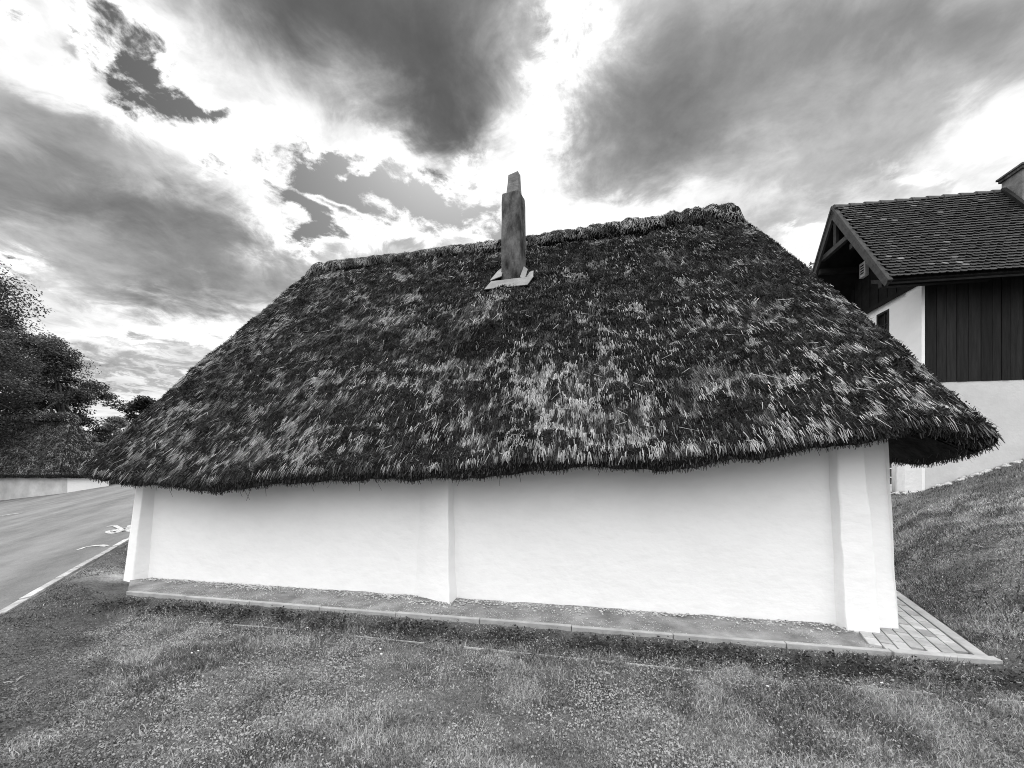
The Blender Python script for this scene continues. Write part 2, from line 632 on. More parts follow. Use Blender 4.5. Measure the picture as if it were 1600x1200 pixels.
nt.links.new(combine(rc, rc, rc), nt.nodes['Principled BSDF'].inputs['Base Color'])
rb = [n for n in nt.nodes if n.type == 'BUMP'][0]
nt.links.new(t3.s, rb.inputs['Height'])
road = npmesh('road', np.stack([RX, RY, RZ], -1).reshape(-1, 3), F, am, smooth_=True)
tag(road, kind='structure')


def on_road(k, w, h=0.012):
    x = K0[0] + KD[0] * k - KN[0] * w
    y = K0[1] + KD[1] * k - KN[1] * w
    return (x, y, float(road_z(x, y)) + h)


def strip_mesh(name, pts, width, m, h=0.014):
    """painted line on the road through (k,w) points"""
    v, f = [], []
    for i, (k, w) in enumerate(pts):
        a = pts[max(i - 1, 0)]; b = pts[min(i + 1, len(pts) - 1)]
        tx, ty = b[0] - a[0], b[1] - a[1]
        l = math.hypot(tx, ty) or 1
        ox, oy = -ty / l * width / 2, tx / l * width / 2
        v += [on_road(k + ox, w + oy, h), on_road(k - ox, w - oy, h)]
    for i in range(len(pts) - 1):
        f.append((2 * i, 2 * i + 1, 2 * i + 3, 2 * i + 2))
    return v, f


# painted bicycle and a worn line on the road
def find_road(u, v):
    """ground point seen in that direction (used once to survey where the marking lies)"""
    a, b = (u - 800) / 620.0, (745 - v) / 620.0
    yv = (EYE - (0.123 * 5.95 - 0.149 * 4.61)) / (0.123 * a + 0.149 - b)
    x, y = a * yv, yv
    rx, ry = x - K0[0], y - K0[1]
    return rx * KD[0] + ry * KD[1], -(rx * KN[0] + ry * KN[1])


def surveyed(pts, width, h):
    q = [find_road(*p) for p in pts]
    return strip_mesh('', q, width, None, h)
mb = MB()
for i, (cx, cy) in enumerate(((177, 831.5), (207, 828.5))):
    mb.add(*surveyed([(cx + 9 * math.cos(t), cy + 2.4 * math.sin(t)) for t in np.linspace(0, 2 * math.pi, 17)], 0.085, 0.014))
for i, st in enumerate((((177, 831.5), (187, 826.5), (201, 825.5), (207, 828.5)), ((187, 826.5), (193, 831), (201, 825.5)), ((168, 823.5), (180, 823), (187, 826.5)), ((201, 825.5), (203, 822), (211, 820.5)))):
    mb.add(*surveyed(st, 0.085, 0.018 + 0.003 * i))
o = mb.build('bicycle_marking', M['paint'])
tag(o, 'white bicycle symbol painted on the asphalt beside the kerb', 'road marking')
mk = [find_road(u, v) for u, v in ((122, 860), (132, 856), (143, 854), (156, 853), (168, 854))]
mb = MB()
mb.add(*strip_mesh('', mk, 0.09, None))
o = mb.build('line_marking', M['paint'])
tag(o, 'short curved white line painted across the asphalt to the kerb', 'road marking')
mb = MB()
mk = [find_road(u, v) for u, v in ((-8, 808), (10, 805), (32, 802))]
mb.add(*strip_mesh('', mk, 0.18, None))
o = mb.build('lane_marking', M['paint'])
tag(o, 'worn white lane dash at the left edge of the road', 'road marking')

# kerb of flush pale stones
mb = MB()
kk = -8.0
while kk < 24:
    ln = random.uniform(0.42, 0.62)
    j = random.uniform(-0.012, 0.012)
    pts = []
    for zz_ in (-0.12, 0.035 + random.uniform(-0.012, 0.012)):
        for (a, b) in ((kk, -0.055 + j), (kk + ln, -0.055 + j), (kk + ln, 0.055 + j), (kk, 0.055 + j)):
            p = on_road(a, b, 0)
            pts.append((p[0], p[1], p[2] + zz_))
    mb.hexa(pts)
    kk += ln + 0.03
o = mb.build('kerb', M['kerb'], bevel=0.008)
tag(o, kind='structure')

# ------------------------------------------------------------------ strip, gravel, paving round the cottage
v, f = [], []
ss = np.linspace(-0.1, 10.15, 160)
ds = np.linspace(-0.60, 0.06, 14)
S, Dd = np.meshgrid(ss, ds)
S = S + np.clip(-Dd, 0, 1) * 1.35 * (1 - sstep(S, -0.1, 2.0)) - 0.25 * sstep(S, 8.8, 9.8) * fbm(Dd * 5, Dd * 0 + 2, seed=6)
hz = 0.010 + 0.04 * fbm(S * 4, Dd * 6, seed=31) * sstep(Dd, -0.6, -0.1) * (1 - sstep(S, 9.3, 9.6)) + 0.012 * fbm(S * 22, Dd * 22, seed=5) - 0.004 * sstep(S, 9.45, 9.62)
gv = np.stack([O0[0] + CA * S + SA * Dd, O0[1] - SA * S + CA * Dd, hz], -1).reshape(-1, 3)
n1, n2 = S.shape
idx = np.arange(n1 * n2).reshape(n1, n2)
F = np.stack([idx[:-1, :-1], idx[:-1, 1:], idx[1:, 1:], idx[1:, :-1]], -1).reshape(-1, 4)
o = npmesh('gravel_bed', gv, F, M['gravel'], smooth_=True)
tag(o, kind='structure')

mb = MB()
s0 = 0.78
while s0 < 9.6:
    ln = 1.0
    dz_ = random.uniform(-0.006, 0.006)
    mb.box(Bf, (s0, -0.665, -0.2), (min(s0 + ln, 9.62) - 0.007, -0.61, 0.038 + dz_))
    s0 += ln
o = mb.build('concrete_edging', M['concrete'], bevel=0.008)
tag(o, kind='structure')

# thin buried board along the lawn
mb = MB()
s0 = 2.5
while s0 < 10.4:
    ln = random.uniform(0.5, 1.6)
    ends = []
    for q_ in (s0, min(s0 + ln, 10.5)):
        px, py, _ = Bf(q_, -1.03 - 0.012 * q_, 0)
        ends.append((px, py, float(ground_z(np.array([px]), np.array([py]))[0]) - 0.014 + random.uniform(-.008, .004)))
    mb.beam(ends[0], ends[1], 0.014, 0.06)
    s0 += ln + random.uniform(0.05, 0.5)
o = mb.build('lawn_edging', M['concrete'])
tag(o, kind='structure')


def Pf(p, q, z):
    """paving frame: p<0 towards the cottage, q along the outer edge"""
    return (PA[0] + PN[0] * p + PD[0] * q, PA[1] + PN[1] * p + PD[1] * q, z)


mb = MB()
q0 = -0.45
row = 0
bw2, bl = 0.105, 0.21
for r_ in range(12):
    p1 = -0.105 - r_ * bw2
    q = -0.5 + (0.105 if r_ % 2 else 0)
    while q < 4.6:
        c = Pf(p1 - bw2 / 2, q + bl / 2, 0)
        s, d = Binv(c[0], c[1])
        if d > -0.56 and not (s < 10.0 and d > -0.02) and s > 9.55 + 0.3 * (d + 0.6) * 0:
            z0 = 0.030 + random.uniform(-0.003, 0.003)
            mb.box(Pf, (p1 - bw2 + 0.005, q + 0.005, -0.05), (p1 - 0.005, q + bl - 0.005, z0))
        q += bl
o = mb.build('brick_paving', M['paver'], bevel=0.004)
tag(o, kind='structure')
mb = MB()
mb.box(Pf, (-0.095, 0.02, -0.15), (0.0, 4.6, 0.034))
mb.box(Bf, (9.635, -0.665, -0.15), (10.42, -0.575, 0.036))
o = mb.build('paving_edging', M['concrete'], bevel=0.006)
tag(o, kind='structure')

# ------------------------------------------------------------------ thatched roofs
def loft(P):
    n1, n2 = P.shape[:2]
    idx = np.arange(n1 * n2).reshape(n1, n2)
    return P.reshape(-1, 3), np.stack([idx[:-1, :-1], idx[:-1, 1:], idx[1:, 1:], idx[1:, :-1]], -1).reshape(-1, 4)


def grid_normals(P):
    a = np.gradient(P, axis=0)
    b = np.gradient(P, axis=1)
    n = np.cross(b, a)
    n /= np.linalg.norm(n, axis=-1, keepdims=True) + 1e-9
    return n


def sample(G, i, j):
    n1, n2 = G.shape[:2]
    i = np.clip(i, 0, n1 - 1.001); j = np.clip(j, 0, n2 - 1.001)
    a, b = np.floor(i).astype(int), np.floor(j).astype(int)
    fi, fj = (i - a), (j - b)
    if G.ndim == 3:
        fi, fj = fi[:, None], fj[:, None]
    return G[a, b] * (1 - fi) * (1 - fj) + G[a + 1, b] * fi * (1 - fj) + G[a, b + 1] * (1 - fi) * fj + G[a + 1, b + 1] * fi * fj


def blades(base, d, side, L, W, tip=0.35):
    """flat straws: quads from base along d (length L), width W"""
    n = len(base)
    a = base - side * (W / 2)[:, None]
    b = base + side * (W / 2)[:, None]
    e = base + d * L[:, None]
    c = e + side * (W * tip / 2)[:, None]
    dd = e - side * (W * tip / 2)[:, None]
    V = np.stack([a, b, c, dd], 1).reshape(-1, 3)
    F = np.arange(4 * n).reshape(n, 4)
    return V, F


def unit(v):
    return v / (np.linalg.norm(v, axis=-1, keepdims=True) + 1e-9)


def thatch(fr, root, par, sL, sR, dF, dB, rL, rR, rd, rz, low_front, low_side, lip=0.13, seed=0, dens=1.0, moss_bias=None, bump=None, wall_in=0.5, ridge_r=0.20, ridge_k=1.0, tone_k=1.0, res=1.0, straw_w=1.0, sides=('front', 'right', 'left', 'back')):
    def perim(side, t):
        if side == 'front':
            return sL + (sR - sL) * t, np.full_like(t, dF)
        if side == 'right':
            return np.full_like(t, sR), dF + (dB - dF) * t
        if side == 'back':
            return sR + (sL - sR) * t, np.full_like(t, dB)
        return np.full_like(t, sL), dB + (dF - dB) * t

    out = dict(front=(0, -1), right=(1, 0), back=(0, 1), left=(-1, 0))
    VV, FF, TT, MI, SM = [], [], [], [], []
    nv = 0

    def push(V, F, tone, mi, sm):
        nonlocal nv
        VV.append(V); FF.append(F + nv); TT.append(tone); MI.append(np.full(len(F), mi)); SM.append(np.full(len(F), sm))
        nv += len(V)

    for side in sides:
        main = side == 'front'
        ncol = int((240 if main else 90) * res)
        nrow = int((110 if main else 60) * res)
        t = np.linspace(0, 1, ncol)
        ps, pd = perim(side, t)
        ox, oy = out[side]
        zl = low_front(ps) if main else low_side(side, ps, pd)
        # round the corners a little
        cr_ = 0.16 * (np.exp(-(t / 0.02) ** 2) + np.exp(-((1 - t) / 0.02) ** 2)) * 0
        top_s = {'front': rL + (rR - rL) * t, 'right': np.full_like(t, rR), 'back': rR + (rL - rR) * t, 'left': np.full_like(t, rL)}[side]
        top_d = np.full_like(t, rd)
        rows = []
        pos = []
        cs, cd = (sL + sR) / 2, (dF + dB) / 2
        # inner underside, low edge, lip, slope
        inn = wall_in
        def inset(k):
            a = ps - ox * k
            b = pd - oy * k
            a = np.clip(a, sL + k, sR - k)
            b = np.clip(b, dF + k, dB - k)
            return a, b
        for k, dz in ((inn, 0.34), (inn * 0.55, 0.16), (0.10, 0.0), (0.03, lip * 0.35), (0.0, lip * 0.75), (0.0, lip)):
            a, b = inset(k)
            rows.append(np.stack([a, b, zl + dz], -1))
            pos.append(-1.0)
        rr = np.linspace(0, 1, nrow)[1:]
        lipz = zl + lip
        for r_ in rr:
            a = ps * (1 - r_) + top_s * r_
            b = pd * (1 - r_) + top_d * r_
            z = lipz * (1 - r_) + rz * r_ + 0.10 * math.sin(math.pi * min(1, r_ * 1.0)) * 0.6
            rows.append(np.stack([a, b, z], -1))
            pos.append(r_)
        G = np.array(rows)                       # (rows, cols, 3) local
        loc = G.copy()
        Wd = np.stack(fr(G[..., 0], G[..., 1], G[..., 2]), -1)
        N = grid_normals(Wd)
        N0 = N
        down0 = unit(-np.gradient(Wd, axis=0))
        # displacement
        rpos = np.array(pos)[:, None] * np.ones((1, ncol))
        lumps = 0.10 * (fbm(Wd[..., 0] * 1.3, Wd[..., 1] * 1.3, Wd[..., 2] * 1.3, seed + 1, 3) - 0.5) \
            + 0.07 * (fbm(Wd[..., 0] * 5, Wd[..., 1] * 5, Wd[..., 2] * 7, seed + 2, 3) - 0.5)
        lowm = np.exp(-((np.arange(len(G))[:, None] - 3) / 1.6) ** 2)
        lumps = lumps + lowm * 0.15 * (fbm(Wd[..., 0] * 3.2, Wd[..., 1] * 3.2, Wd[..., 2] * 1, seed + 6, 4) - 0.5)
        sA = loc[..., 0] if side in ('front', 'back') else loc[..., 1]
        rl = rpos * 6.0
        moss = fbm(sA * 2.4 + seed, rl * 3.2, seed=seed + 9, o=5) + 0.95 * (fbm(sA * 8.0, rl * 11, seed=seed + 12, o=4) - 0.5)
        bias = moss_bias(sA, rpos) if (moss_bias and main) else 0.0
        moss = sstep(moss + bias, 0.395, 0.50) * (rpos > 0)
        lumps = lumps + 0.085 * moss * (0.1 + 1.1 * fbm(sA * 8, rl * 12, seed=seed + 14, o=3))
        if bump is not None and main:
            lumps = lumps + bump(loc[..., 0], rpos)
        edge = np.minimum(1, np.minimum(t, 1 - t) / 0.012)[None, :] * 0.6 + 0.4
        if side in ('right', 'left'):
            lumps = lumps * np.where(rpos > 0.9, 0.3, 1)
        Wd = Wd + N * (lumps * edge)[..., None]
        N = grid_normals(Wd)
        V, F = loft(Wd)
        mt = np.full(len(V), 0.03)
        push(V, F, mt, 0, True)
        # ---- straws
        down = unit(down0 * 0.82 + unit(-np.gradient(Wd, axis=0)) * 0.18)
        N = unit(N0 * 0.5 + N * 0.5)
        size = {'front': (sR - sL), 'back': (sR - sL), 'left': dB - dF, 'right': dB - dF}[side]
        hgt = math.hypot(rz - np.mean(zl), (rd - dF) if side in ('front', 'back') else max(abs(rL - sL), 0.5))
        area = size * hgt * (1.0 if side in ('front', 'back') else 0.6)
        n = int(area * 6400 * dens * (1.0 if main else 0.45))
        j = rng.uniform(0, ncol - 1, n)
        wtop = 1.0 if side in ('front', 'back') else 0.5
        r_ = rng.uniform(0, 1, n) if side in ('front', 'back') else 1 - np.sqrt(rng.uniform(0, 1, n))
        i = 5 + r_ * (nrow - 1)
        m = sample(moss, i, j)
        keep = rng.uniform(0, 1, n) < (1.0 - 0.96 * m)
        i, j, m, r_ = i[keep], j[keep], m[keep], r_[keep]
        P = sample(Wd, i, j); Nn = unit(sample(N, i, j)); Dn = unit(sample(down, i, j))
        Sd = unit(np.cross(Dn, Nn))
        sa = sample(sA, i, j)
        n = len(P)
        # neighbouring straws lie together in tufts
        tw = (fbm(sa * 7, r_ * 30, seed=seed + 40, o=2) - 0.5) * 0.22 + rng.normal(0, 0.10, n)
        tl = np.abs(rng.normal(0.07, 0.07, n)) + 0.02
        stray = rng.uniform(0, 1, n) < 0.004
        tw = np.where(stray, rng.normal(0, 0.7, n), tw)
        dirv = unit(Dn * np.cos(tw)[:, None] + Sd * np.sin(tw)[:, None] + Nn * tl[:, None])
        sdv = unit(np.cross(dirv, Nn) + Nn * rng.normal(0, 0.35, n)[:, None])
        L = rng.uniform(0.04, 0.105, n) * np.where(stray, 2.0, 1)
        W = rng.uniform(0.0035, 0.0090, n) * straw_w * np.where(stray, 0.9, 1)
        pale = sstep(fbm(sa * 2.9 + 3, r_ * 6 * 2.6, seed=seed + 50, o=5) + (0.08 * (1 - sstep(r_, 0.08, 0.4)) if main else 0), 0.40, 0.64)
        tuft = 0.6 * fbm(sa * 30, r_ * 6 * 8, seed=seed + 60, o=3) + 0.4 * fbm(sa * 11, r_ * 6 * 8, seed=seed + 61, o=2)
        zone = 0.72 + 0.46 * sstep(sa, 3.5, 6.5) * (1 - sstep(r_, 0.2, 0.55)) + 0.25 * sstep(r_, 0.8, 0.95) if main else 0.7
        tn = tone_k * zone * (0.042 + 0.115 * pale) * (0.16 + 1.6 * sstep(tuft, 0.38, 0.62)) * np.exp(rng.normal(-0.02, 0.62, n))
        tn = np.where(stray, 0.40, tn)
        tn = np.clip(tn, 0.015, 0.42)
        lift = 0.026 * sstep(tuft, 0.38, 0.62) + rng.uniform(0.0, 0.010, n) + np.where(stray, 0.03, 0)
        V, F = blades(P + Nn * lift[:, None], dirv, sdv, L, W)
        push(V, F, np.repeat(tn, 4), 1, False)
        # ---- moss fuzz
        n = int(area * 4200 * dens * (1.0 if main else 0.35))
        j = rng.uniform(0, ncol - 1, n)
        r_ = rng.uniform(0, 1, n) if side in ('front', 'back') else 1 - np.sqrt(rng.uniform(0, 1, n))
        i = 5 + r_ * (nrow - 1)
        m = sample(moss, i, j)
        keep = rng.uniform(0, 1, n) < m
        i, j, r_ = i[keep], j[keep], r_[keep]
        P = sample(Wd, i, j); Nn = unit(sample(N, i, j)); Dn = unit(sample(down, i, j))
        sa = sample(sA, i, j)
        n = len(P)
        dirv = unit(Nn + rng.normal(0, 0.55, (n, 3)))
        sdv = unit(np.cross(dirv, rng.normal(0, 1, (n, 3))))
        tn = tone_k * (0.012 + 0.075 * fbm(sa * 7, r_ * 60, seed=seed + 70, o=3) ** 2 * 2) * np.exp(rng.normal(0, 0.4, n))
        V, F = blades(P, dirv, sdv, rng.uniform(0.012, 0.034, n) * straw_w, rng.uniform(0.008, 0.018, n) * straw_w, 0.5)
        push(V, F, np.repeat(tn, 4), 2, False)
        # ---- cut butts along the eave, hanging ends
        n = int(size * 900 * dens)
        j = rng.uniform(0, ncol - 1, n)
        i = rng.uniform(1.6, 5.6, n)
        P = sample(Wd, i, j); Nn = unit(sample(N, i, j))
        n = len(P)
        dirv = unit(np.array([0, 0, -1.0]) * 0.9 + Nn * 0.55 + rng.normal(0, 0.35, (n, 3)))
        sdv = unit(np.cross(dirv, rng.normal(0, 1, (n, 3))))
        tn = 0.03 * np.exp(rng.normal(0, 0.7, n)) + 0.01
        V, F = blades(P, dirv, sdv, rng.uniform(0.015, 0.06, n), rng.uniform(0.005, 0.012, n) * straw_w, 0.6)
        push(V, F, np.repeat(np.clip(tn, 0.01, 0.3), 4), 1, False)
        # a few long hanging stalks
        n = int(size * 2.5)
        j = rng.uniform(0, ncol - 1, n)
        i = rng.uniform(1.0, 3.2, n)
        P = sample(Wd, i, j)
        dirv = unit(np.array([0, 0, -1.0]) + rng.normal(0, 0.45, (n, 3)))
        sdv = unit(np.cross(dirv, np.array([0, 1.0, 0.1])))
        V, F = blades(P, dirv, sdv, rng.uniform(0.06, 0.2, n), rng.uniform(0.004, 0.007, n), 0.6)
        push(V, F, np.full(4 * n, 0.04), 1, False)

    roof = npmesh('roof', np.concatenate(VV), np.concatenate(FF), [M['thatch'], M['straw'], M['moss']], par, root, np.concatenate(MI), np.concatenate(TT), np.concatenate(SM))

    # ---- ridge roll
    VV, FF, TT, MI, SM = [], [], [], [], []
    nv = 0
    ncol, nr = int(260 * res), 26
    tt = np.linspace(-0.02, 1.015, ncol)
    ang = np.linspace(R(-152), R(152), nr)
    s = rL + (rR - rL) * tt
    end = np.clip((np.minimum(tt + 0.02, 1.015 - tt)) / 0.03, 0, 1) ** 0.5
    fat = ridge_r * (1 + 0.6 * sstep(tt, 0.5, 1.0))
    A, T = np.meshgrid(ang, tt, indexing='ij')
    Sg = np.ones_like(A) * s[None, :]
    rad = (fat * (0.35 + 0.65 * end))[None, :] * (1 + 0.55 * (fbm(Sg * 9 + A * 0.8, A * 1.6, seed=seed + 80, o=4) - 0.5) + 0.08 * np.abs(np.sin(Sg * 9.5 + A * 0.9 + 3 * fbm(Sg * 1.5, A * .5, seed=seed + 82))) - 0.08)
    # squashed roll, hugging both slopes
    dd = rd + np.sin(A) * rad * 1.25
    zd = rz - 0.04 + np.cos(A) * rad * 0.72 - 0.20 * np.abs(np.sin(A)) * fat[None, :]
    drop = 0.22 * sstep(T, 0.975, 1.015) + 0.14 * sstep(-T, -0.03, 0.02)
    zd = zd - drop
    Wd = np.stack(fr(Sg, dd, zd), -1)
    N = grid_normals(Wd)
    cen = np.stack(fr(Sg, np.full_like(Sg, rd), np.full_like(Sg, rz) - 0.1), -1)
    if np.mean(np.sum(N * (Wd - cen), -1)) < 0:
        N = -N
    V, F = loft(Wd)
    push(V, F, np.full(len(V), 0.1), 0, True)
    n = int((rR - rL) * 2600 * dens)
    i = rng.uniform(0, nr - 1, n); j = rng.uniform(0, ncol - 1, n)
    P = sample(Wd, i, j); Nn = unit(sample(N, i, j))
    aa = sample(A, i, j)
    across = unit(np.stack(fr(np.zeros(n), np.sign(aa) * 1.0, np.zeros(n)), -1) - np.stack(fr(np.zeros(n), np.zeros(n), np.zeros(n)), -1))
    dn = unit(across * np.abs(np.cos(aa))[:, None] + np.array([0, 0, -1.0]) * np.abs(np.sin(aa))[:, None])
    sdx = unit(np.cross(dn, Nn))
    dirv = unit(dn + sdx * rng.normal(0.1, 0.45, n)[:, None] + Nn * np.abs(rng.normal(0.03, 0.08, n))[:, None])
    sdv = unit(np.cross(dirv, Nn))
    sg = sample(Sg, i, j)
    tn = np.clip(ridge_k * (0.05 + 0.30 * sstep(fbm(sg * 6 + aa, aa * 1.2, seed=seed + 90), 0.3, 0.7)) * np.exp(rng.normal(0, 0.4, n)), 0.02, 0.55)
    tn = tn * (1 - 0.55 * sstep(np.abs(aa), 1.5, 2.3))  # shade beneath the roll painted into the straw tone
    V, F = blades(P + Nn * 0.004, dirv, sdv, rng.uniform(0.03, 0.08, n), rng.uniform(0.004, 0.010, n) * straw_w)
    push(V, F, np.repeat(tn, 4), 1, False)
    npmesh('ridge', np.concatenate(VV), np.concatenate(FF), [M['thatch'], M['straw']], roof, root, np.concatenate(MI), np.concatenate(TT), np.concatenate(SM))
    return roof


# ------------------------------------------------------------------ the thatched cottage
cot = empty('thatched_cottage', Bf(5.0, 0.0, 0.0))
tag(cot, 'low whitewashed cottage under a mossy thatched roof with a tall thin chimney, nearest building', 'cottage')


def front_low(s):
    xs = [-0.3, 0.0, 0.5, 1.7, 3.0, 4.5, 6.3, 7.6, 8.7, 9.5, 9.66, 9.8, 10.0, 10.25, 10.6]
    zs = [1.59, 1.54, 1.46, 1.43, 1.50, 1.57, 1.65, 1.71, 1.79, 1.88, 1.92, 1.98, 1.985, 1.93, 1.83]
    return np.interp(s, xs, zs) + 0.03 * (fbm(np.asarray(s) * 2.1, np.asarray(s) * 0 + 3, seed=77) - 0.5) + 0.02 * np.sin(np.asarray(s) * 2.2)


def side_low(side, s, d):
    if side == 'right':
        return np.interp(d, [-0.5, 0.1, 0.8, 6.5], [1.82, 1.74, 1.76, 1.9])
    if side == 'left':
        return np.interp(d, [-0.5, 0.5, 6.5], [1.58, 1.6, 1.7])
    return np.full_like(s, 1.75)


def main_bias(s, r):
    b = 0.10 * sstep(s, 5.0, 6.4) * sstep(r, 0.28, 0.5) * (1 - sstep(r, 0.85, 0.95))   # mossier to the right of the chimney
    b = b - 0.09 * sstep(s, 4.8, 6.0) * (1 - sstep(r, 0.10, 0.30))                     # bare straw above the eave
    b = b - 0.13 * sstep(r, 0.86, 0.97)                                                # and below the ridge
    b = b - 0.05 * (1 - sstep(s, 3.0, 5.5))
    b = b + 0.20 * np.exp(-(r / 0.035) ** 2)                                           # moss on the lip
    b = b - 0.35 * np.exp(-((s - 5.35) / 0.42) ** 2 - ((r - 0.50) / 0.10) ** 2)
    return b


def chimney_bump(s, r):
    w = np.exp(-(np.abs(s - 5.36) / 0.46) ** 3)
    return 0.24 * w * sstep(r, 0.33, 0.42) * (1 - sstep(r, 0.50, 0.72))


RZ_ = 4.89 + EYE - 0.21
thatch(Bf, cot, cot, -0.28, 10.52, -0.5, 6.5, 0.80, 9.52, 3.0, RZ_, front_low, side_low, lip=0.13, seed=3, dens=1.0, moss_bias=main_bias, bump=chimney_bump)

# walls: slightly uneven, leaning inwards
def wobble_wall(pts_fn, n1, n2, amp=0.012, seed=0):
    t = np.linspace(0, 1, n1); h = np.linspace(0, 1, n2)
    T, H = np.meshgrid(t, h)
    P = pts_fn(T, H)
    N = grid_normals(P)
    a = amp * 2 * (fbm(P[..., 0] * 1.6 + P[..., 1], P[..., 2] * 1.6, seed=seed, o=4) - 0.5)
    return P + N * a[..., None]


def wall_fn(s0, d0, s1, d1, z0, z1, lean=0.0, l0=0.0, l1=0.0):
    def fn(T, H):
        s = s0 + (s1 - s0) * T
        d = d0 + (d1 - d0) * T
        ln = lean * H
        ex, ey = (s1 - s0), (d1 - d0)
        l = math.hypot(ex, ey)
        nxn, nyn = ey / l, -ex / l          # outward, right-hand side of travel
        s = s - nxn * ln + ex / l * (l0 * H * (1 - T) - l1 * H * T)
        d = d - nyn * ln + ey / l * (l0 * H * (1 - T) - l1 * H * T)
        z = z0 + (z1 - z0) * H
        return np.stack(Bf(s, d, z), -1)
    return fn


WV, WF, off = [], [], 0
WH = 2.25
for (a, b, c, d, l0, l1, sd_) in ((0, 0, 10.09, 0, 0.10, 0.10, 1), (10.09, 0, 10.09, 5.9, 0.0, 0.0, 2), (10.09, 5.9, 0, 5.9, 0.1, 0.1, 3), (0, 5.9, 0, 0, 0.0, 0.0, 4)):
    ln = math.hypot(c - a, d - b)
    P = wobble_wall(wall_fn(a, b, c, d, -0.1, WH, 0.07 if sd_ in (1, 3) else 0.12, l0, l1), int(ln * 9), 26, 0.014, sd_)
    V, F = loft(P)
    WV.append(V); WF.append(F + off); off += len(V)
npmesh('wall', np.concatenate(WV), np.concatenate(WF), M['white'], cot, cot, smooth_=True)


def pier(name, bot, top, zt, seed):
    """buttress from plan outlines (s,d) at the foot and the top, open at the back inside the wall"""
    bot, top = np.array(bot), np.array(top)
    P = []
    for h in np.linspace(0, 1, 24):
        o2 = bot * (1 - h) + top * h
        # sample along the outline
        seg = np.linalg.norm(np.diff(o2, axis=0), axis=1)
        cum = np.concatenate([[0], np.cumsum(seg)])
        tt = np.linspace(0, cum[-1], 26)
        tt = np.sort(np.concatenate([tt, cum]))
        ss_ = np.interp(tt, cum, o2[:, 0]); dd_ = np.interp(tt, cum, o2[:, 1])
        P.append(np.stack(Bf(ss_, dd_, np.full_like(tt, -0.08 + (zt + 0.08) * h)), -1))
    P = np.array(P)
    a = 0.035 * (fbm(P[..., 0] * 2.4 + P[..., 1], P[..., 2] * 2.6, seed=seed, o=4) - 0.5)
    P[..., 1] -= a
    P[..., 0] += 0.7 * a
    V, F = loft(P)
    npmesh(name, V, F, M['white'], cot, cot)


pier('pilaster', [(-0.03, 0.3), (-0.04, -0.16), (0.16, -0.18), (0.27, 0.1)], [(0.14, 0.3), (0.13, -0.03), (0.30, -0.05), (0.36, 0.2)], 1.95, 41)
pier('pilaster', [(4.55, 0.06), (4.86, -0.08), (5.26, -0.22), (5.285, 0.1)], [(4.66, 0.12), (4.84, 0.05), (5.17, -0.06), (5.21, 0.2)], 2.0, 42)
pier('pilaster', [(9.51, 0.1), (9.54, -0.15), (9.82, -0.17), (9.86, 0.1)], [(9.46, 0.2), (9.50, -0.03), (9.74, -0.04), (9.76, 0.2)], 2.15, 43)

# chimney
cs_, cd_ = 5.585, 2.09
CR = R(-13)


def Cf(a, b, z):
    """chimney frame: turned a little against the ridge"""
    return Bf(cs_ + a * math.cos(CR) - b * math.sin(CR), cd_ + a * math.sin(CR) + b * math.cos(CR), z)


def prism(rings, mb):
    vv, ff = [], []
    for (a0, a1, b0, b1, z, dz_) in rings:
        vv += [Cf(a0, b0, z), Cf(a1, b0, z + dz_), Cf(a1, b1, z + dz_), Cf(a0, b1, z)]
    for i in range(len(rings) - 1):
        for k in range(4):
            ff.append((4 * i + k, 4 * i + (k + 1) % 4, 4 * i + 4 + (k + 1) % 4, 4 * i + 4 + k))
    ff += [(0, 3, 2, 1), tuple(4 * (len(rings) - 1) + k for k in range(4))]
    mb.add(vv, ff)


mb = MB()
prism([(-.178, .176, -.15, .15, 4.4, 0), (-.180, .178, -.152, .15, 4.9, 0), (-.174, .176, -.148, .15, 5.3, 0), (-.177, .179, -.15, .15, 5.75, 0),
       (-.170, .174, -.146, .146, 6.15, 0), (-.172, .170, -.146, .146, 6.45, 0), (-.164, .160, -.14, .14, 6.60, -0.02), (-.150, .146, -.125, .125, 6.62, -0.02)], mb)
ch = mb.build('chimney', M['render'], cot, cot, bevel=0.012)
mb = MB()
prism([(-.105, .125, -.10, .10, 6.58, 0), (-.090, .116, -.07, .07, 6.80, 0), (-.080, .110, -.06, .06, 6.97, 0.015)], mb)
mb.build('chimney_cap', mat('cap_slab', 0.09, 0.19, 9, 0.9, 0.7, 24), ch, cot, bevel=0.01)


def slope_z(d):
    """height of the thatch surface on the front at depth d"""
    r_ = (d + 0.5) / 3.5
    return 1.64 + 0.13 + (RZ_ - 1.77) * r_ + 0.06 * math.sin(math.pi * r_)


def sheet(pts, th=0.012):
    n = len(pts)
    v = [Vector(p) for p in pts]
    nrm = (v[1] - v[0]).cross(v[-1] - v[0]).normalized() * th
    vv = [tuple(p) for p in v] + [tuple(p + nrm) for p in v]
    f = [tuple(range(n))[::-1], tuple(range(n, 2 * n))] + [(i, (i + 1) % n, n + (i + 1) % n, n + i) for i in range(n)]
    return vv, f


def SP(s, d, h):
    return Bf(s, d, slope_z(d) + h)


mb = MB()
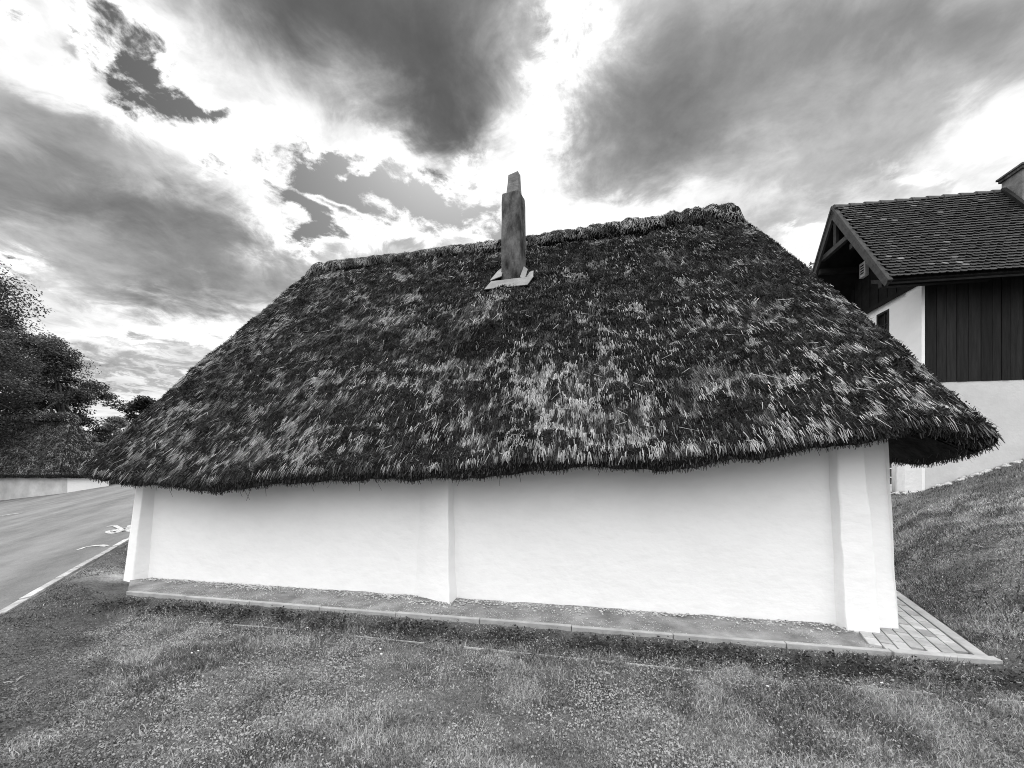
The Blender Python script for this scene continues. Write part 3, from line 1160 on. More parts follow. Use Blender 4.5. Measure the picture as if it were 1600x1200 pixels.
# front apron lying on the straw, side pieces dressed up against the shaft
mb.add(*sheet([SP(cs_ - 0.42, cd_ - 0.42, 0.16), SP(cs_ + 0.32, cd_ - 0.40, 0.15), SP(cs_ + 0.40, cd_ - 0.24, 0.16), SP(cs_ - 0.34, cd_ - 0.27, 0.17)]))
mb.add(*sheet([SP(cs_ - 0.36, cd_ - 0.275, 0.19), SP(cs_ - 0.17, cd_ - 0.20, 0.19), SP(cs_ - 0.19, cd_ + 0.06, 0.17), SP(cs_ - 0.30, cd_ + 0.02, 0.12)]))
mb.add(*sheet([SP(cs_ + 0.16, cd_ - 0.245, 0.18), SP(cs_ + 0.24, cd_ - 0.235, 0.12), SP(cs_ + 0.25, cd_ + 0.02, 0.10), SP(cs_ + 0.18, cd_ + 0.02, 0.16)]))
mb.add(*sheet([SP(cs_ + 0.25, cd_ - 0.235, 0.12), SP(cs_ + 0.39, cd_ - 0.225, 0.14), SP(cs_ + 0.37, cd_ - 0.06, 0.12), SP(cs_ + 0.30, cd_ - 0.04, 0.09)]))
mb.build('flashing', M['lead'], ch, cot)

# ------------------------------------------------------------------ timber-clad house
hs = empty('timber_clad_house', Hf(3, 1.2, 1.4))
tag(hs, 'white plastered house with dark board cladding and tiled roof, on the bank', 'house')
LEN, DEP = 7.5, 2.5
EZ, RZH, RB = 5.98, 8.78, 1.25
g0 = 0.8
WTOP = 6.12
# plastered walls
mb = MB()
mb.hexa([Hf(0, 0.0, g0), Hf(LEN, 0.0, g0), Hf(LEN, 0.2, g0), Hf(0, 0.2, g0), Hf(0, 0.0, 3.80), Hf(LEN, 0.0, 3.80), Hf(LEN, 0.2, 3.80), Hf(0, 0.2, 3.80)])
mb.build('front_wall', M['white2'], hs, hs, bevel=0.012)
mb = MB()
# gable wall with its two openings left out
def gw(b0, b1, z0, z1):
    mb.box(Hf, (-0.002, b0, z0), (0.22, b1, z1))
gw(0.202, 0.86, g0, WTOP); gw(1.52, DEP, g0, WTOP)
gw(0.86, 1.52, g0, 1.36); gw(0.86, 1.52, 2.5, 4.9); gw(0.86, 1.0, 4.9, 5.92); gw(1.42, 1.52, 4.9, 5.92); gw(0.86, 1.52, 5.92, WTOP)
mb.build('gable_wall', M['white'], hs, hs)
mb = MB()
mb.hexa([Hf(-0.06, -0.03, g0), Hf(0.012, -0.03, g0), Hf(0.012, 0.44, g0), Hf(-0.06, 0.44, g0), Hf(-0.05, -0.02, WTOP), Hf(0.02, -0.02, WTOP), Hf(0.02, 0.43, WTOP), Hf(-0.05, 0.43, WTOP)])
mb.build('corner_pilaster', M['white'], hs, hs, bevel=0.012)
mb = MB()
mb.box(Hf, (0.0, DEP - 0.2, g0), (LEN, DEP, WTOP))
mb.box(Hf, (LEN - 0.2, 0.2, g0), (LEN, DEP - 0.2, WTOP))
mb.build('back_wall', M['white2'], hs, hs)
# board cladding
mb = MB()
a = 0.03
i = 0
while a < LEN:
    w = random.uniform(0.17, 0.26)
    pr = random.uniform(0.0, 0.008)
    mb.box(Hf, (a, -0.012 - pr, 3.78 + random.uniform(-.004, .004)), (min(a + w, LEN) - 0.009, 0.19, WTOP))
    a += w
mb.build('board_cladding', M['board'], hs, hs, bevel=0.003)

# roof deck, tiles
G_ = 1.15
def roof_pt(a, m, h=0.0):
    """m: 0 at the eave, 1 at the ridge, front slope"""
    b = -0.6 + (RB + 0.6) * m
    z = EZ + (RZH - EZ) * m
    # outward normal of the slope
    sl_ = math.hypot(RB + 0.6, RZH - EZ)
    nb, nz = -(RZH - EZ) / sl_, (RB + 0.6) / sl_
    return Hf(a, b + nb * h, z + nz * h)
def roof_pt_b(a, m, h=0.0):
    b = 2 * RB + 0.6 - (RB + 0.6) * m
    z = EZ + (RZH - EZ) * m
    sl_ = math.hypot(RB + 0.6, RZH - EZ)
    nb, nz = (RZH - EZ) / sl_, (RB + 0.6) / sl_
    return Hf(a, b + nb * h, z + nz * h)
mb = MB()
for fn in (roof_pt, roof_pt_b):
    mb.hexa([fn(-G_ + 0.03, 0.0, -0.14), fn(LEN + .5, 0.0, -0.14), fn(LEN + .5, 0.985, -0.14), fn(-G_ + 0.03, 0.985, -0.14),
             fn(-G_ + 0.03, 0.0, -0.03), fn(LEN + .5, 0.0, -0.03), fn(LEN + .5, 0.985, -0.03), fn(-G_ + 0.03, 0.985, -0.03)])
roofh = mb.build('roof', M['timber_d'], hs, hs)
SLEN = math.hypot(RB + 0.6, RZH - EZ)
TV, TF4, TT_ = [], [], []
rows = 32
ex = SLEN / rows
tw_ = 0.135
prof = [(-0.5, 1.0), (-0.5, 0.25), (-0.36, 0.09), (-0.15, 0.01), (0.15, 0.01), (0.36, 0.09), (0.5, 0.25), (0.5, 1.0)]
for fn, amax in ((roof_pt, LEN + 0.45), (roof_pt_b, LEN + .45)):
    for r_ in range(rows):
        a = -G_ + 0.02 + (tw_ / 2 if r_ % 2 else 0)
        while a < amax:
            tilt = random.gauss(0, 0.006); hh = random.uniform(0, 0.008); rot = random.gauss(0, 0.012); dm = random.gauss(0, 0.004)
            tn = 0.011 * math.exp(random.gauss(0, 0.35))
            if random.random() < 0.05:
                tn = random.uniform(0.04, 0.16)
            n0 = len(TV)
            for (px, py) in prof:
                for th in (0.0, 0.018):
                    ma = (r_ * ex + py * ex * 1.35 + dm + px * tw_ * rot) / SLEN
                    h = 0.035 * (1 - py) + 0.012 + th + hh + tilt * px
                    TV.append(fn(a + tw_ / 2 + px * (tw_ - 0.006), min(ma, 0.995), h))
                    TT_.append(tn)
            k = len(prof)
            top = [n0 + 2 * i + 1 for i in range(k)]
            TF4.append(top)
            for i in range(k - 1):
                TF4.append([n0 + 2 * i, n0 + 2 * i + 1, n0 + 2 * i + 3, n0 + 2 * i + 2])
            a += tw_
me = bpy.data.meshes.new('tiles')
me.from_pydata(TV, [], TF4)
me.materials.append(M['tile'])
at = me.attributes.new('tone', 'FLOAT', 'POINT')
at.data.foreach_set('value', np.array(TT_, np.float32))
attach(bpy.data.objects.new('tiles', me), roofh, hs)
# ridge tiles
mb = MB()
a = -G_
while a < LEN + .4:
    pts = [Hf(a, RB, RZH - 0.02), Hf(a + 0.05, RB, RZH - 0.015), Hf(a + 0.38, RB, RZH - 0.03)]
    mb.tube(pts, [0.105, 0.098, 0.082], 10)
    a += 0.36
mb.build('ridge', mat('ridge_tile', 0.05, 0.11, 6, 0.8, 0.3, 20), roofh, hs, smooth_=False)
# barge boards and gable timber
bb = mat('barge_board', 0.014, 0.05, 6, 0.75, 0.3, 18)
for fn in (roof_pt, roof_pt_b):
    mb = MB()
    mb.hexa([fn(-G_ - 0.035, -0.03, -0.12), fn(-G_ + 0.025, -0.03, -0.12), fn(-G_ + 0.025, 1.01, -0.17), fn(-G_ - 0.035, 1.01, -0.17),
             fn(-G_ - 0.035, -0.03, 0.02), fn(-G_ + 0.025, -0.03, 0.02), fn(-G_ + 0.025, 1.01, 0.02), fn(-G_ - 0.035, 1.01, 0.02)])
    mb.hexa([fn(-G_ - 0.055, -0.03, -0.015), fn(-G_ + 0.05, -0.03, -0.015), fn(-G_ + 0.05, 1.012, -0.015), fn(-G_ - 0.055, 1.012, -0.015),
             fn(-G_ - 0.055, -0.03, 0.045), fn(-G_ + 0.05, -0.03, 0.045), fn(-G_ + 0.05, 1.012, 0.045), fn(-G_ - 0.055, 1.012, 0.045)])
    mb.build('barge_board', bb, roofh, hs, bevel=0.006)
mb = MB()
zc = 7.72
hb = (RZH - zc) / (RZH - EZ) * (RB + 0.6)
mb.beam(Hf(-1.08, RB - hb + 0.05, zc), Hf(-1.08, RB + hb - 0.05, zc), 0.10, 0.13)
mb.build('collar_beam', M['timber'], hs, hs, bevel=0.006)
mb = MB()
mb.beam(Hf(-1.08, RB, zc + 0.07), Hf(-1.08, RB, RZH - 0.2), 0.09, 0.09, up=(1, 0, 0))
mb.build('king_post', M['timber'], hs, hs, bevel=0.005)
# purlins reaching out to the barge boards
for fn, m in ((roof_pt, 0.04), (roof_pt, 0.55), (roof_pt_b, 0.55), (roof_pt, 0.97)):
    mb = MB()
    mb.beam(fn(-G_ + 0.02, m, -0.22), fn(1.0, m, -0.22), 0.11, 0.13)
    mb.build('purlin', M['timber_d'], hs, hs)
# dark gable boarding and its bottom rail
mb = MB()
b = -0.05
k = 0
while b < 2 * RB + 0.05:
    w = 0.15
    bm_ = b + w / 2
    ztop = EZ + (RZH - EZ) * min((min(bm_, 2 * RB - bm_) + 0.6) / (RB + 0.6), 1) - 0.24
    if ztop > WTOP + 0.1:
        mb.box(Hf, (-0.045 - 0.012 * (k % 2), b, WTOP), (0.03, b + w - 0.006, ztop))
    b += w
    k += 1
mb.build('gable_boarding', M['timber_d'], hs, hs)
mb = MB()
mb.box(Hf, (-0.10, -0.08, WTOP - 0.05), (-0.052, 2 * RB + 0.08, WTOP + 0.05))
mb.build('gable_rail', M['timber_d'], hs, hs)
# soffit of the front eave
mb = MB()
mb.hexa([Hf(-G_ + .05, -0.56, EZ - 0.10), Hf(LEN, -0.56, EZ - 0.10), Hf(LEN, -0.03, WTOP + 0.02), Hf(-G_ + .05, -0.03, WTOP + 0.02),
         Hf(-G_ + .05, -0.56, EZ - 0.06), Hf(LEN, -0.56, EZ - 0.06), Hf(LEN, -0.03, WTOP + 0.10), Hf(-G_ + .05, -0.03, WTOP + 0.10)])
mb.build('soffit', M['timber_d'], hs, hs)
# vent box on the gable
VB = 1.72
mb = MB()
mb.box(Hf, (-0.16, VB - 0.11, 7.10), (-0.06, VB + 0.11, 7.50))
vt = mb.build('vent', mat('vent_frame', 0.5, 0.65, 6, 0.8), hs, hs, bevel=0.01)
mb = MB()
for i in range(4):
    mb.box(Hf, (-0.166, VB - 0.06, 7.18 + i * 0.07), (-0.15, VB + 0.06, 7.215 + i * 0.07))
mb.build('louvre', M['timber_d'], vt, hs)
# windows in the gable wall
def gable_window(b0, b1, z0, z1, nb, nz, frame_m):
    mb = MB()
    t = 0.05
    mb.box(Hf, (-0.012, b0, z0), (0.09, b0 + t, z1)); mb.box(Hf, (-0.012, b1 - t, z0), (0.09, b1, z1))
    mb.box(Hf, (-0.010, b0 + t, z0), (0.09, b1 - t, z0 + t)); mb.box(Hf, (-0.010, b0 + t, z1 - t), (0.09, b1 - t, z1))
    for i in range(1, nb):
        c = b0 + (b1 - b0) * i / nb
        mb.box(Hf, (0.03, c - 0.012, z0 + t), (0.075, c + 0.012, z1 - t))
    for i in range(1, nz):
        c = z0 + (z1 - z0) * i / nz
        mb.box(Hf, (0.034, b0 + t, c - 0.012), (0.071, b1 - t, c + 0.012))
    w = mb.build('window', frame_m, hs, hs)
    mb = MB()
    mb.box(Hf, (0.05, b0 + t, z0 + t), (0.056, b1 - t, z1 - t))
    mb.build('pane', M['glass'], w, hs)
gable_window(1.0, 1.42, 4.9, 5.92, 2, 3, M['timber'])
gable_window(0.86, 1.52, 1.36, 2.5, 3, 5, M['white'])
mb = MB()
mb.tube([Hf(-0.06, 0.78, 0.9), Hf(-0.06, 0.78, 2.6)], [0.035, 0.035], 10)
mb.build('downpipe', M['white2'], hs, hs, smooth_=True)
# chimney
mb = MB()
mb.box(Hf, (2.78, 0.88, 7.5), (3.30, 1.36, 9.10))
hc = mb.build('chimney', mat('chimney_render', 0.10, 0.22, 5, 0.9, 0.3, 20), hs, hs, bevel=0.01)
mb = MB()
mb.box(Hf, (2.74, 0.84, 9.095), (3.34, 1.40, 9.17))
mb.box(Hf, (2.71, 0.81, 9.168), (3.38, 1.43, 9.22))
mb.build('chimney_cap', M['render'], hc, hs, bevel=0.01)
mb = MB()
for a_ in (2.60,):
    mb.hexa([roof_pt(a_, 0.68, 0.05), roof_pt(a_ + .1, 0.68, 0.05), roof_pt(a_ + .1, 1.0, 0.05), roof_pt(a_, 1.0, 0.05),
             roof_pt(a_, 0.68, 0.12), roof_pt(a_ + .1, 0.68, 0.12), roof_pt(a_ + .1, 1.0, 0.12), roof_pt(a_, 1.0, 0.12)])
mb.build('flashing', M['timber_d'], hc, hs)

# ------------------------------------------------------------------ thatched cottage across the road
LK = (-34.0, 30.0)
def Lf(s, d, z):
    return (LK[0] + 0.985 * (s) + 0.17 * d, LK[1] - 0.17 * s + 0.985 * d, z)
lc = empty('small_thatched_cottage', Lf(-5, 2, 0.2))
tag(lc, 'distant whitewashed cottage with dark thatched roof across the road, under the trees', 'cottage')
mb = MB()
mb.box(Lf, (-12, 0, -2.0), (-0.004, 0.3, 1.9))
mb.build('front_wall', M['white3'], lc, lc)
mb = MB()
mb.box(Lf, (-0.3, 0.302, -1.0), (0.0, 3.0, 1.9))
mb.build('end_wall', M['white'], lc, lc)
mb = MB()
mb.box(Lf, (-12, 2.7, -1.0), (-0.302, 3.0, 1.9))
mb.build('back_wall', M['white3'], lc, lc)
lr = thatch(Lf, lc, lc, -12.5, 0.4, -0.4, 3.4, -11.0, -1.6, 1.6, 6.45, lambda s: np.full_like(s, 1.52), lambda side, s, d: np.full_like(s, 1.52), lip=0.3, seed=23, dens=0.24, tone_k=1.9, ridge_r=0.36, ridge_k=2.2, res=0.6, straw_w=2.6, sides=('front', 'right', 'left', 'back'))

# ------------------------------------------------------------------ trees
def leaves(cent, nrm, size, tone_, seed):
    n = len(cent)
    a = unit(np.cross(nrm, rng.normal(0, 1, (n, 3))))
    b = np.cross(nrm, a)
    L = size * rng.uniform(0.7, 1.3, n); W = L * rng.uniform(0.45, 0.7, n)
    V = np.stack([cent - a * L[:, None] / 2, cent + b * W[:, None] / 2, cent + a * L[:, None] / 2, cent - b * W[:, None] / 2], 1).reshape(-1, 3)
    return V, np.arange(4 * n).reshape(n, 4), np.repeat(tone_, 4)


def tree(name, x, y, z0, H, Rr, crown_lo, label, cat, nclump=60, per=420, leaf=0.22, t0=0.05, seed=0, group=None, squash=1.0, density=1.0):
    rs = np.random.default_rng(seed)
    root = empty(name, (x, y, z0))
    tag(root, label, cat, group)
    mb = MB()
    top = z0 + H * 0.86
    pts = [(x + rs.normal(0, 0.12) * i * 0.3, y + rs.normal(0, 0.12) * i * 0.3, z0 - 0.3 + (top - z0) * i / 7) for i in range(8)]
    r0 = 0.02 * H + 0.05
    mb.tube(pts, [r0 * (1 - 0.85 * i / 7) for i in range(8)], 8)
    cl = []
    zc_ = z0 + crown_lo + (H - crown_lo) * 0.5
    hz_ = (H - crown_lo) * 0.5
    for i in range(nclump):
        th = rs.uniform(0, 2 * math.pi); ph = math.acos(rs.uniform(-1, 1))
        rr_ = rs.uniform(0.45, 1.0) ** 0.6
        ox_, oy_, oz_ = math.sin(ph) * math.cos(th), math.sin(ph) * math.sin(th), math.cos(ph)
        taper = 1.0 - 0.45 * max(oz_, 0) * rr_
        c = (x + ox_ * Rr * rr_ * taper, y + oy_ * Rr * rr_ * taper, zc_ + oz_ * hz_ * rr_ * squash)
        cl.append((c, rs.uniform(0.14, 0.30) * Rr))
    for (c, cr_) in cl[: max(10, nclump // 2)]:
        k = rs.integers(2, 7)
        p = Vector(pts[k]); q = Vector(c)
        mid = p.lerp(q, 0.5) + Vector((0, 0, 0.06 * H * rs.uniform(-0.3, 1)))
        mb.tube([p, mid, q], [r0 * 0.35, r0 * 0.2, r0 * 0.05], 5)
    mb.build('trunk', M['bark'], root, root, smooth_=True)
    VV, FF, TT, off = [], [], [], 0
    for (c, cr_) in cl:
        n = int(per * density * rs.uniform(0.6, 1.3))
        dirs = unit(rs.normal(0, 1, (n, 3)))
        rad = cr_ * rs.uniform(0.1, 1.0, n) ** 0.55 * (0.75 + 0.5 * vn(dirs[:, 0] * 2.5 + 9, dirs[:, 1] * 2.5 + 5, dirs[:, 2] * 2.5 + 3, seed))
        P = np.array(c) + dirs * rad[:, None] * np.array([1.25, 1.25, 0.7])
        nn = unit(dirs * 0.4 + np.array([0, 0, 0.9]) + rs.normal(0, 0.55, (n, 3)))
        tn = t0 * np.exp(rs.normal(0, 0.35)) * np.exp(rs.normal(0, 0.35, n))
        V, F, T = leaves(P, nn, leaf, np.clip(tn, 0.01, 0.25), seed)
        VV.append(V); FF.append(F + off); TT.append(T); off += len(V)
    npmesh('crown', np.concatenate(VV), np.concatenate(FF), M['leaf'], root, root, tone=np.concatenate(TT))
    return root


tree('broadleaf_tree', -52.5, 38, -1, 24.0, 8.2, 3.5, 'tall dark broadleaf tree at the left edge behind the distant cottage', 'tree', 125, 760, 0.22, 0.045, 101, squash=0.95)
tree('broadleaf_tree', -43.8, 38.5, 0.3, 14.6, 4.2, 2.0, 'smaller round-crowned tree rising behind the distant cottage roof', 'tree', 60, 600, 0.20, 0.045, 102)
tree('broadleaf_tree', -40.6, 29.2, -0.4, 15.5, 4.3, 4.6, 'dark tree at the left edge whose branches overhang the distant thatched roof', 'tree', 52, 480, 0.18, 0.055, 107)
tree('leafy_shrub', -36.0, 35.8, 0.8, 6.4, 2.0, 0.6, 'pale leafy shrub between the distant cottage and the near thatch', 'shrub', 34, 420, 0.17, 0.24, 103)
tree('broadleaf_tree', -48.3, 52, 0.8, 11.4, 3.4, 1.0, 'dark low tree in the gap right of the distant cottage', 'tree', 50, 420, 0.30, 0.03, 104)
tree('broadleaf_tree', -44.5, 58, 1.0, 14.0, 6.0, 1.0, 'dark bushy tree half hidden by the cottage\'s left roof edge', 'tree', 55, 420, 0.32, 0.03, 105)
tree('broadleaf_tree', 15.2, 19.5, 2.0, 9.9, 2.6, 2.5, 'tree top showing between the thatch and the clad house gable', 'tree', 40, 330, 0.16, 0.045, 106)

# ------------------------------------------------------------------ lawn
def grass_mesh(name, x, y, Lr, Wr, tone_fn, kind_label, lean=0.5, seed=0, mat_=None, along=None):
    n = len(x)
    z = ground_z(x, y)
    base = np.stack([x, y, z - 0.004], -1)
    th = rng.uniform(0, 2 * math.pi, n)
    lz = np.abs(rng.normal(0, lean, n)) + 0.1
    d1 = unit(np.stack([np.cos(th) * lz * 0.5, np.sin(th) * lz * 0.5, np.ones(n)], -1))
    d2 = unit(np.stack([np.cos(th) * lz * 1.8, np.sin(th) * lz * 1.8, np.ones(n) * 0.75], -1))
    ph = rng.uniform(0, 2 * math.pi, n)
    sd_ = np.stack([np.cos(ph), np.sin(ph), np.zeros(n)], -1)
    L = Lr; W = Wr
    m_ = base + d1 * (L * 0.5)[:, None]
    e = m_ + d2 * (L * 0.5)[:, None]
    a = base - sd_ * (W / 2)[:, None]; b = base + sd_ * (W / 2)[:, None]
    c = m_ + sd_ * (W * 0.45)[:, None]; dd = m_ - sd_ * (W * 0.45)[:, None]
    V = np.stack([a, b, c, dd, e], 1).reshape(-1, 3)
    k = np.arange(n) * 5
    Q = np.stack([k, k + 1, k + 2, k + 3], -1)
    T3 = np.stack([k + 3, k + 2, k + 4], -1)
    tn = np.repeat(tone_fn, 5)
    return V, Q, T3, tn


def scatter(n, x0, x1, y0, y1, fn):
    x = rng.uniform(x0, x1, n); y = rng.uniform(y0, y1, n)
    keep = rng.uniform(0, 1, n) < fn(x, y)
    return x[keep], y[keep]


def lawn_mask(x, y):
    s, d = Binv(x, y)
    p = PN[0] * (x - PA[0]) + PN[1] * (y - PA[1])
    q = PD[0] * (x - PA[0]) + PD[1] * (y - PA[1])
    k = KN[0] * (x - K0[0]) + KN[1] * (y - K0[1])
    front = (d < -0.69) & (p < 0.02)
    bank = (p > 0.03)
    left = (s < -0.36) & (d < 1.5) & (d >= -0.69)
    inside_house = False
    return (front | bank | left) & (k > 0.12)


def verge_w(x, y):
    return 1 - sstep(x + 0.86 * (y - 2.2) + 1.1 * (fbm(x * 1.6, y * 1.6, seed=4) - 0.5), -2.85, -2.25)


def bed_w(x, y):
    s, d = Binv(x, y)
    return np.exp(-((d + 0.86) / 0.17) ** 2) * sstep(s, 0.3, 1.3) * (1 - sstep(s, 10.4, 10.9))


def dens(x, y):
    r = np.hypot(x, y)
    vis = (np.abs(x) < 1.38 * y + 2.4) & (y > 0.9)
    lod = np.clip((3.2 / np.maximum(r, 1.0)) ** 1.1, 0.12, 1)
    patch = 0.50 + 0.70 * sstep(fbm(x * 2.6, y * 2.6, seed=51, o=5), 0.35, 0.62)
    return vis * lawn_mask(x, y) * lod * patch * (1 - 0.80 * verge_w(x, y)) * (1 - 0.55 * bed_w(x, y))


LV, LQ, LT, LTN, off = [], [], [], [], 0
def add_l(V, Q, T3, tn):
    global off
    LV.append(V); LQ.append(Q + off)
    if T3 is not None:
        LT.append(T3 + off)
    LTN.append(tn); off += len(V)

x, y = scatter(2100000, -9, 9, 0.9, 8, dens)
print('blades', len(x))
pt = fbm(x * 3.2, y * 3.2, seed=61, o=5)
r = np.hypot(x, y)
tall = sstep(fbm(x * 0.9 + 4, y * 0.9, seed=62) + 0.12 * sstep(x, -1, 4), 0.45, 0.65)
L = (0.019 + 0.036 * tall) * rng.uniform(0.5, 1.5, len(x)) * np.where(verge_w(x, y) > 0.5, 0.55, 1)
W = rng.uniform(0.0025, 0.0050, len(x)) * np.clip(r / 3.0, 1, 3)
tn = (0.13 + 0.28 * sstep(pt, 0.38, 0.62)) * np.exp(rng.normal(0, 0.55, len(x)))
tn = np.where(rng.uniform(0, 1, len(x)) < 0.06, rng.uniform(0.3, 0.55, len(x)), tn) * (1 - 0.50 * verge_w(x, y))
tn = tn * (1 - 0.3 * bed_w(x, y))
add_l(*grass_mesh('', x, y, L, W, np.clip(tn, 0.02, 0.6), '', lean=0.8))

# longer tufts
TX, TY = [], []
for i in range(230):
    q_ = rng.uniform(-0.2, 10.2); w_ = rng.uniform(-3.2, -0.95)
    X_, Y_, _ = Bf(q_, w_, 0)
    if Y_ < 1.8 or abs(X_) > 1.35 * Y_ or verge_w(np.array([X_]), np.array([Y_]))[0] > 0.4:
        continue
    n_ = int(rng.integers(20, 90))
    sp_ = rng.uniform(0.02, 0.09)
    TX.append(X_ + rng.normal(0, sp_, n_)); TY.append(Y_ + rng.normal(0, sp_, n_))
x = np.concatenate(TX); y = np.concatenate(TY)
k_ = Binv(x, y)[1] < -0.72
x, y = x[k_], y[k_]
tn = np.clip(0.24 * np.exp(rng.normal(0, 0.5, len(x))), 0.05, 0.5)
add_l(*grass_mesh('', x, y, rng.uniform(0.05, 0.12, len(x)), rng.uniform(0.003, 0.006, len(x)), tn, '', lean=0.75))

# bank further off
def dens2(x, y):
    p = PN[0] * (x - PA[0]) + PN[1] * (y - PA[1])
    hx = (x - HC[0]) * 0.9888 - (y - HC[1]) * 0.1494
    hy = (x - HC[0]) * 0.1494 + (y - HC[1]) * 0.9888
    inh = (hx > -0.05) & (hy > -0.02)
    return (p > 0.05) * (~inh) * (np.abs(x) < 1.38 * y + 3.5) * (0.35 + 0.65 * sstep(fbm(x * 2, y * 2, seed=55), 0.3, 0.6))
x, y = scatter(110000, 4.2, 15, 1.5, 11, dens2)
pt = fbm(x * 2.4, y * 2.4, seed=61, o=5)
L = rng.uniform(0.03, 0.09, len(x)); W = rng.uniform(0.006, 0.012, len(x))
pp = PN[0] * (x - PA[0]) + PN[1] * (y - PA[1])
edge_ = np.exp(-((pp - 0.35) / 0.35) ** 2) * (y < 7.5)
tn = np.clip((0.085 + 0.15 * sstep(pt, 0.35, 0.65)) * (1 - 0.5 * edge_) * np.exp(rng.normal(0, 0.5, len(x))), 0.02, 0.45)
add_l(*grass_mesh('', x, y, L, W, tn, '', lean=0.8))
o = npmesh('grass', np.concatenate(LV), [np.concatenate(LQ), np.concatenate(LT)], M['grass'], tone=np.concatenate(LTN))
tag(o, 'short rough grass of the lawn, verge and bank', 'grass', kind='stuff')


# clover and small weeds between the blades
def disc_leaves(x, y, h, rad, tilt, tn):
    n = len(x)
    c = np.stack([x, y, ground_z(x, y) + h], -1)
    nrm = unit(np.stack([rng.normal(0, tilt, n), rng.normal(0, tilt, n), np.ones(n)], -1))
    a = unit(np.cross(nrm, rng.normal(0, 1, (n, 3)))); b = np.cross(nrm, a)
    ring_ = []
    for k in range(6):
        t = 2 * math.pi * k / 6
        kx, ky = math.cos(t) * 1.15, math.sin(t) * 0.8
        fold = nrm * (0.28 * abs(math.sin(t)))
        ring_.append(c + (a * kx + b * ky + fold) * rad[:, None])
    V = np.stack(ring_, 1).reshape(-1, 3)
    k = np.arange(n) * 6
    Q = np.concatenate([np.stack([k, k + 1, k + 2, k + 3], -1), np.stack([k, k + 3, k + 4, k + 5], -1)])
    return V, Q, np.repeat(tn, 6)


LV, LQ, LT, LTN, off = [], [], [], [], 0
def dens3(x, y):
    w = sstep(fbm(x * 1.1 + 9, y * 1.1, seed=71) + 0.15 * sstep(-x, -1.5, 2.5) * (1 - sstep(y, 2.2, 4.2)), 0.42, 0.62)
    return np.clip(dens(x, y) * (0.20 + 0.38 * w) * (1 + 6 * verge_w(x, y)), 0, 1)
x, y = scatter(1350000, -8, 8, 0.9, 7, dens3)
print('clover', len(x))
tn = np.clip((0.17 + 0.20 * sstep(fbm(x * 3, y * 3, seed=73), 0.3, 0.7)) * np.exp(rng.normal(0, 0.42, len(x))), 0.02, 0.42)
vw = verge_w(x, y)
tn = tn * (1 - 0.52 * vw)
add_l(*(lambda t: (t[0], t[1], None, t[2]))(disc_leaves(x, y, rng.uniform(0.004, 0.040, len(x)) * (1 - 0.6 * vw), rng.uniform(0.003, 0.0085, len(x)), 0.8, tn)))
# dark weeds in the bed below the edging
def dens4(x, y):
    s, d = Binv(x, y)
    return np.clip(bed_w(x, y) * 1.1, 0, 1) * (d < -0.71) * (s > 0.6) * ((s < 9.9) | (d < -0.78)) * (fbm(x * 3, y * 3, seed=91) > 0.40)
x, y = scatter(120000, -6.5, 5, 1.8, 6.5, dens4)
tn = np.clip(0.03 * np.exp(rng.normal(0, 0.6, len(x))), 0.01, 0.2)
add_l(*(lambda t: (t[0], t[1], None, t[2]))(disc_leaves(x, y, rng.uniform(0.0, 0.07, len(x)), rng.uniform(0.006, 0.016, len(x)), 0.8, tn)))
o = npmesh('clover', np.concatenate(LV), np.concatenate(LQ), M['grass'], tone=np.concatenate(LTN))
tag(o, 'clover and small weeds growing through the lawn', 'ground cover', kind='stuff')

# broad dandelion-like leaves in rosettes
LV, LQ, LTN, off = [], [], [], 0
def rosette(cx, cy, n, Lm, t0):
    global off
    th = rng.uniform(0, 2 * math.pi, n)
    L = Lm * rng.uniform(0.6, 1.2, n)
    zb = float(ground_z(np.array([cx]), np.array([cy]))[0])
    for t, l in zip(th, L):
        d = np.array([math.cos(t), math.sin(t), 0]); s = np.array([-math.sin(t), math.cos(t), 0])
        rise = rng.uniform(0.3, 1.0)
        prof_ = [(0, 0.04), (0.3, 0.10), (0.65, 0.20), (0.9, 0.12), (1.0, 0.02)]
        vs = []
        for q, w in prof_:
            p = np.array([cx, cy, zb]) + d * l * q + np.array([0, 0, l * rise * (q - 0.65 * q * q)])
            vs += [p - s * l * w * 0.8, p + s * l * w * 0.8]
        V = np.array(vs)
        Q = np.array([[2 * i, 2 * i + 1, 2 * i + 3, 2 * i + 2] for i in range(4)])
        LV.append(V); LQ.append(Q + off); off += len(V)
        LTN.append(np.full(len(V), t0 * math.exp(rng.normal(0, 0.25))))
for i in range(60):
    s = rng.uniform(-0.5, 10.5); d = rng.uniform(-3.4, -0.95)
    X_, Y_, _ = Bf(s, d, 0)
    if Y_ < 1.8 or abs(X_) > 1.35 * Y_:
        continue
    rosette(X_, Y_, int(rng.integers(4, 9)), rng.uniform(0.04, 0.08), rng.uniform(0.10, 0.24))
for i in range(40):
    p = rng.uniform(0.2, 3.5); q = rng.uniform(0.5, 6)
    X_, Y_, _ = Pf(p, q, 0)
    rosette(X_, Y_, int(rng.integers(4, 8)), rng.uniform(0.07, 0.13), rng.uniform(0.15, 0.32))
o = npmesh('weeds', np.concatenate(LV), np.concatenate(LQ), M['grass'], tone=np.concatenate(LTN))
tag(o, 'broad-leaved weeds in rosettes scattered over the grass', 'weeds', kind='stuff')

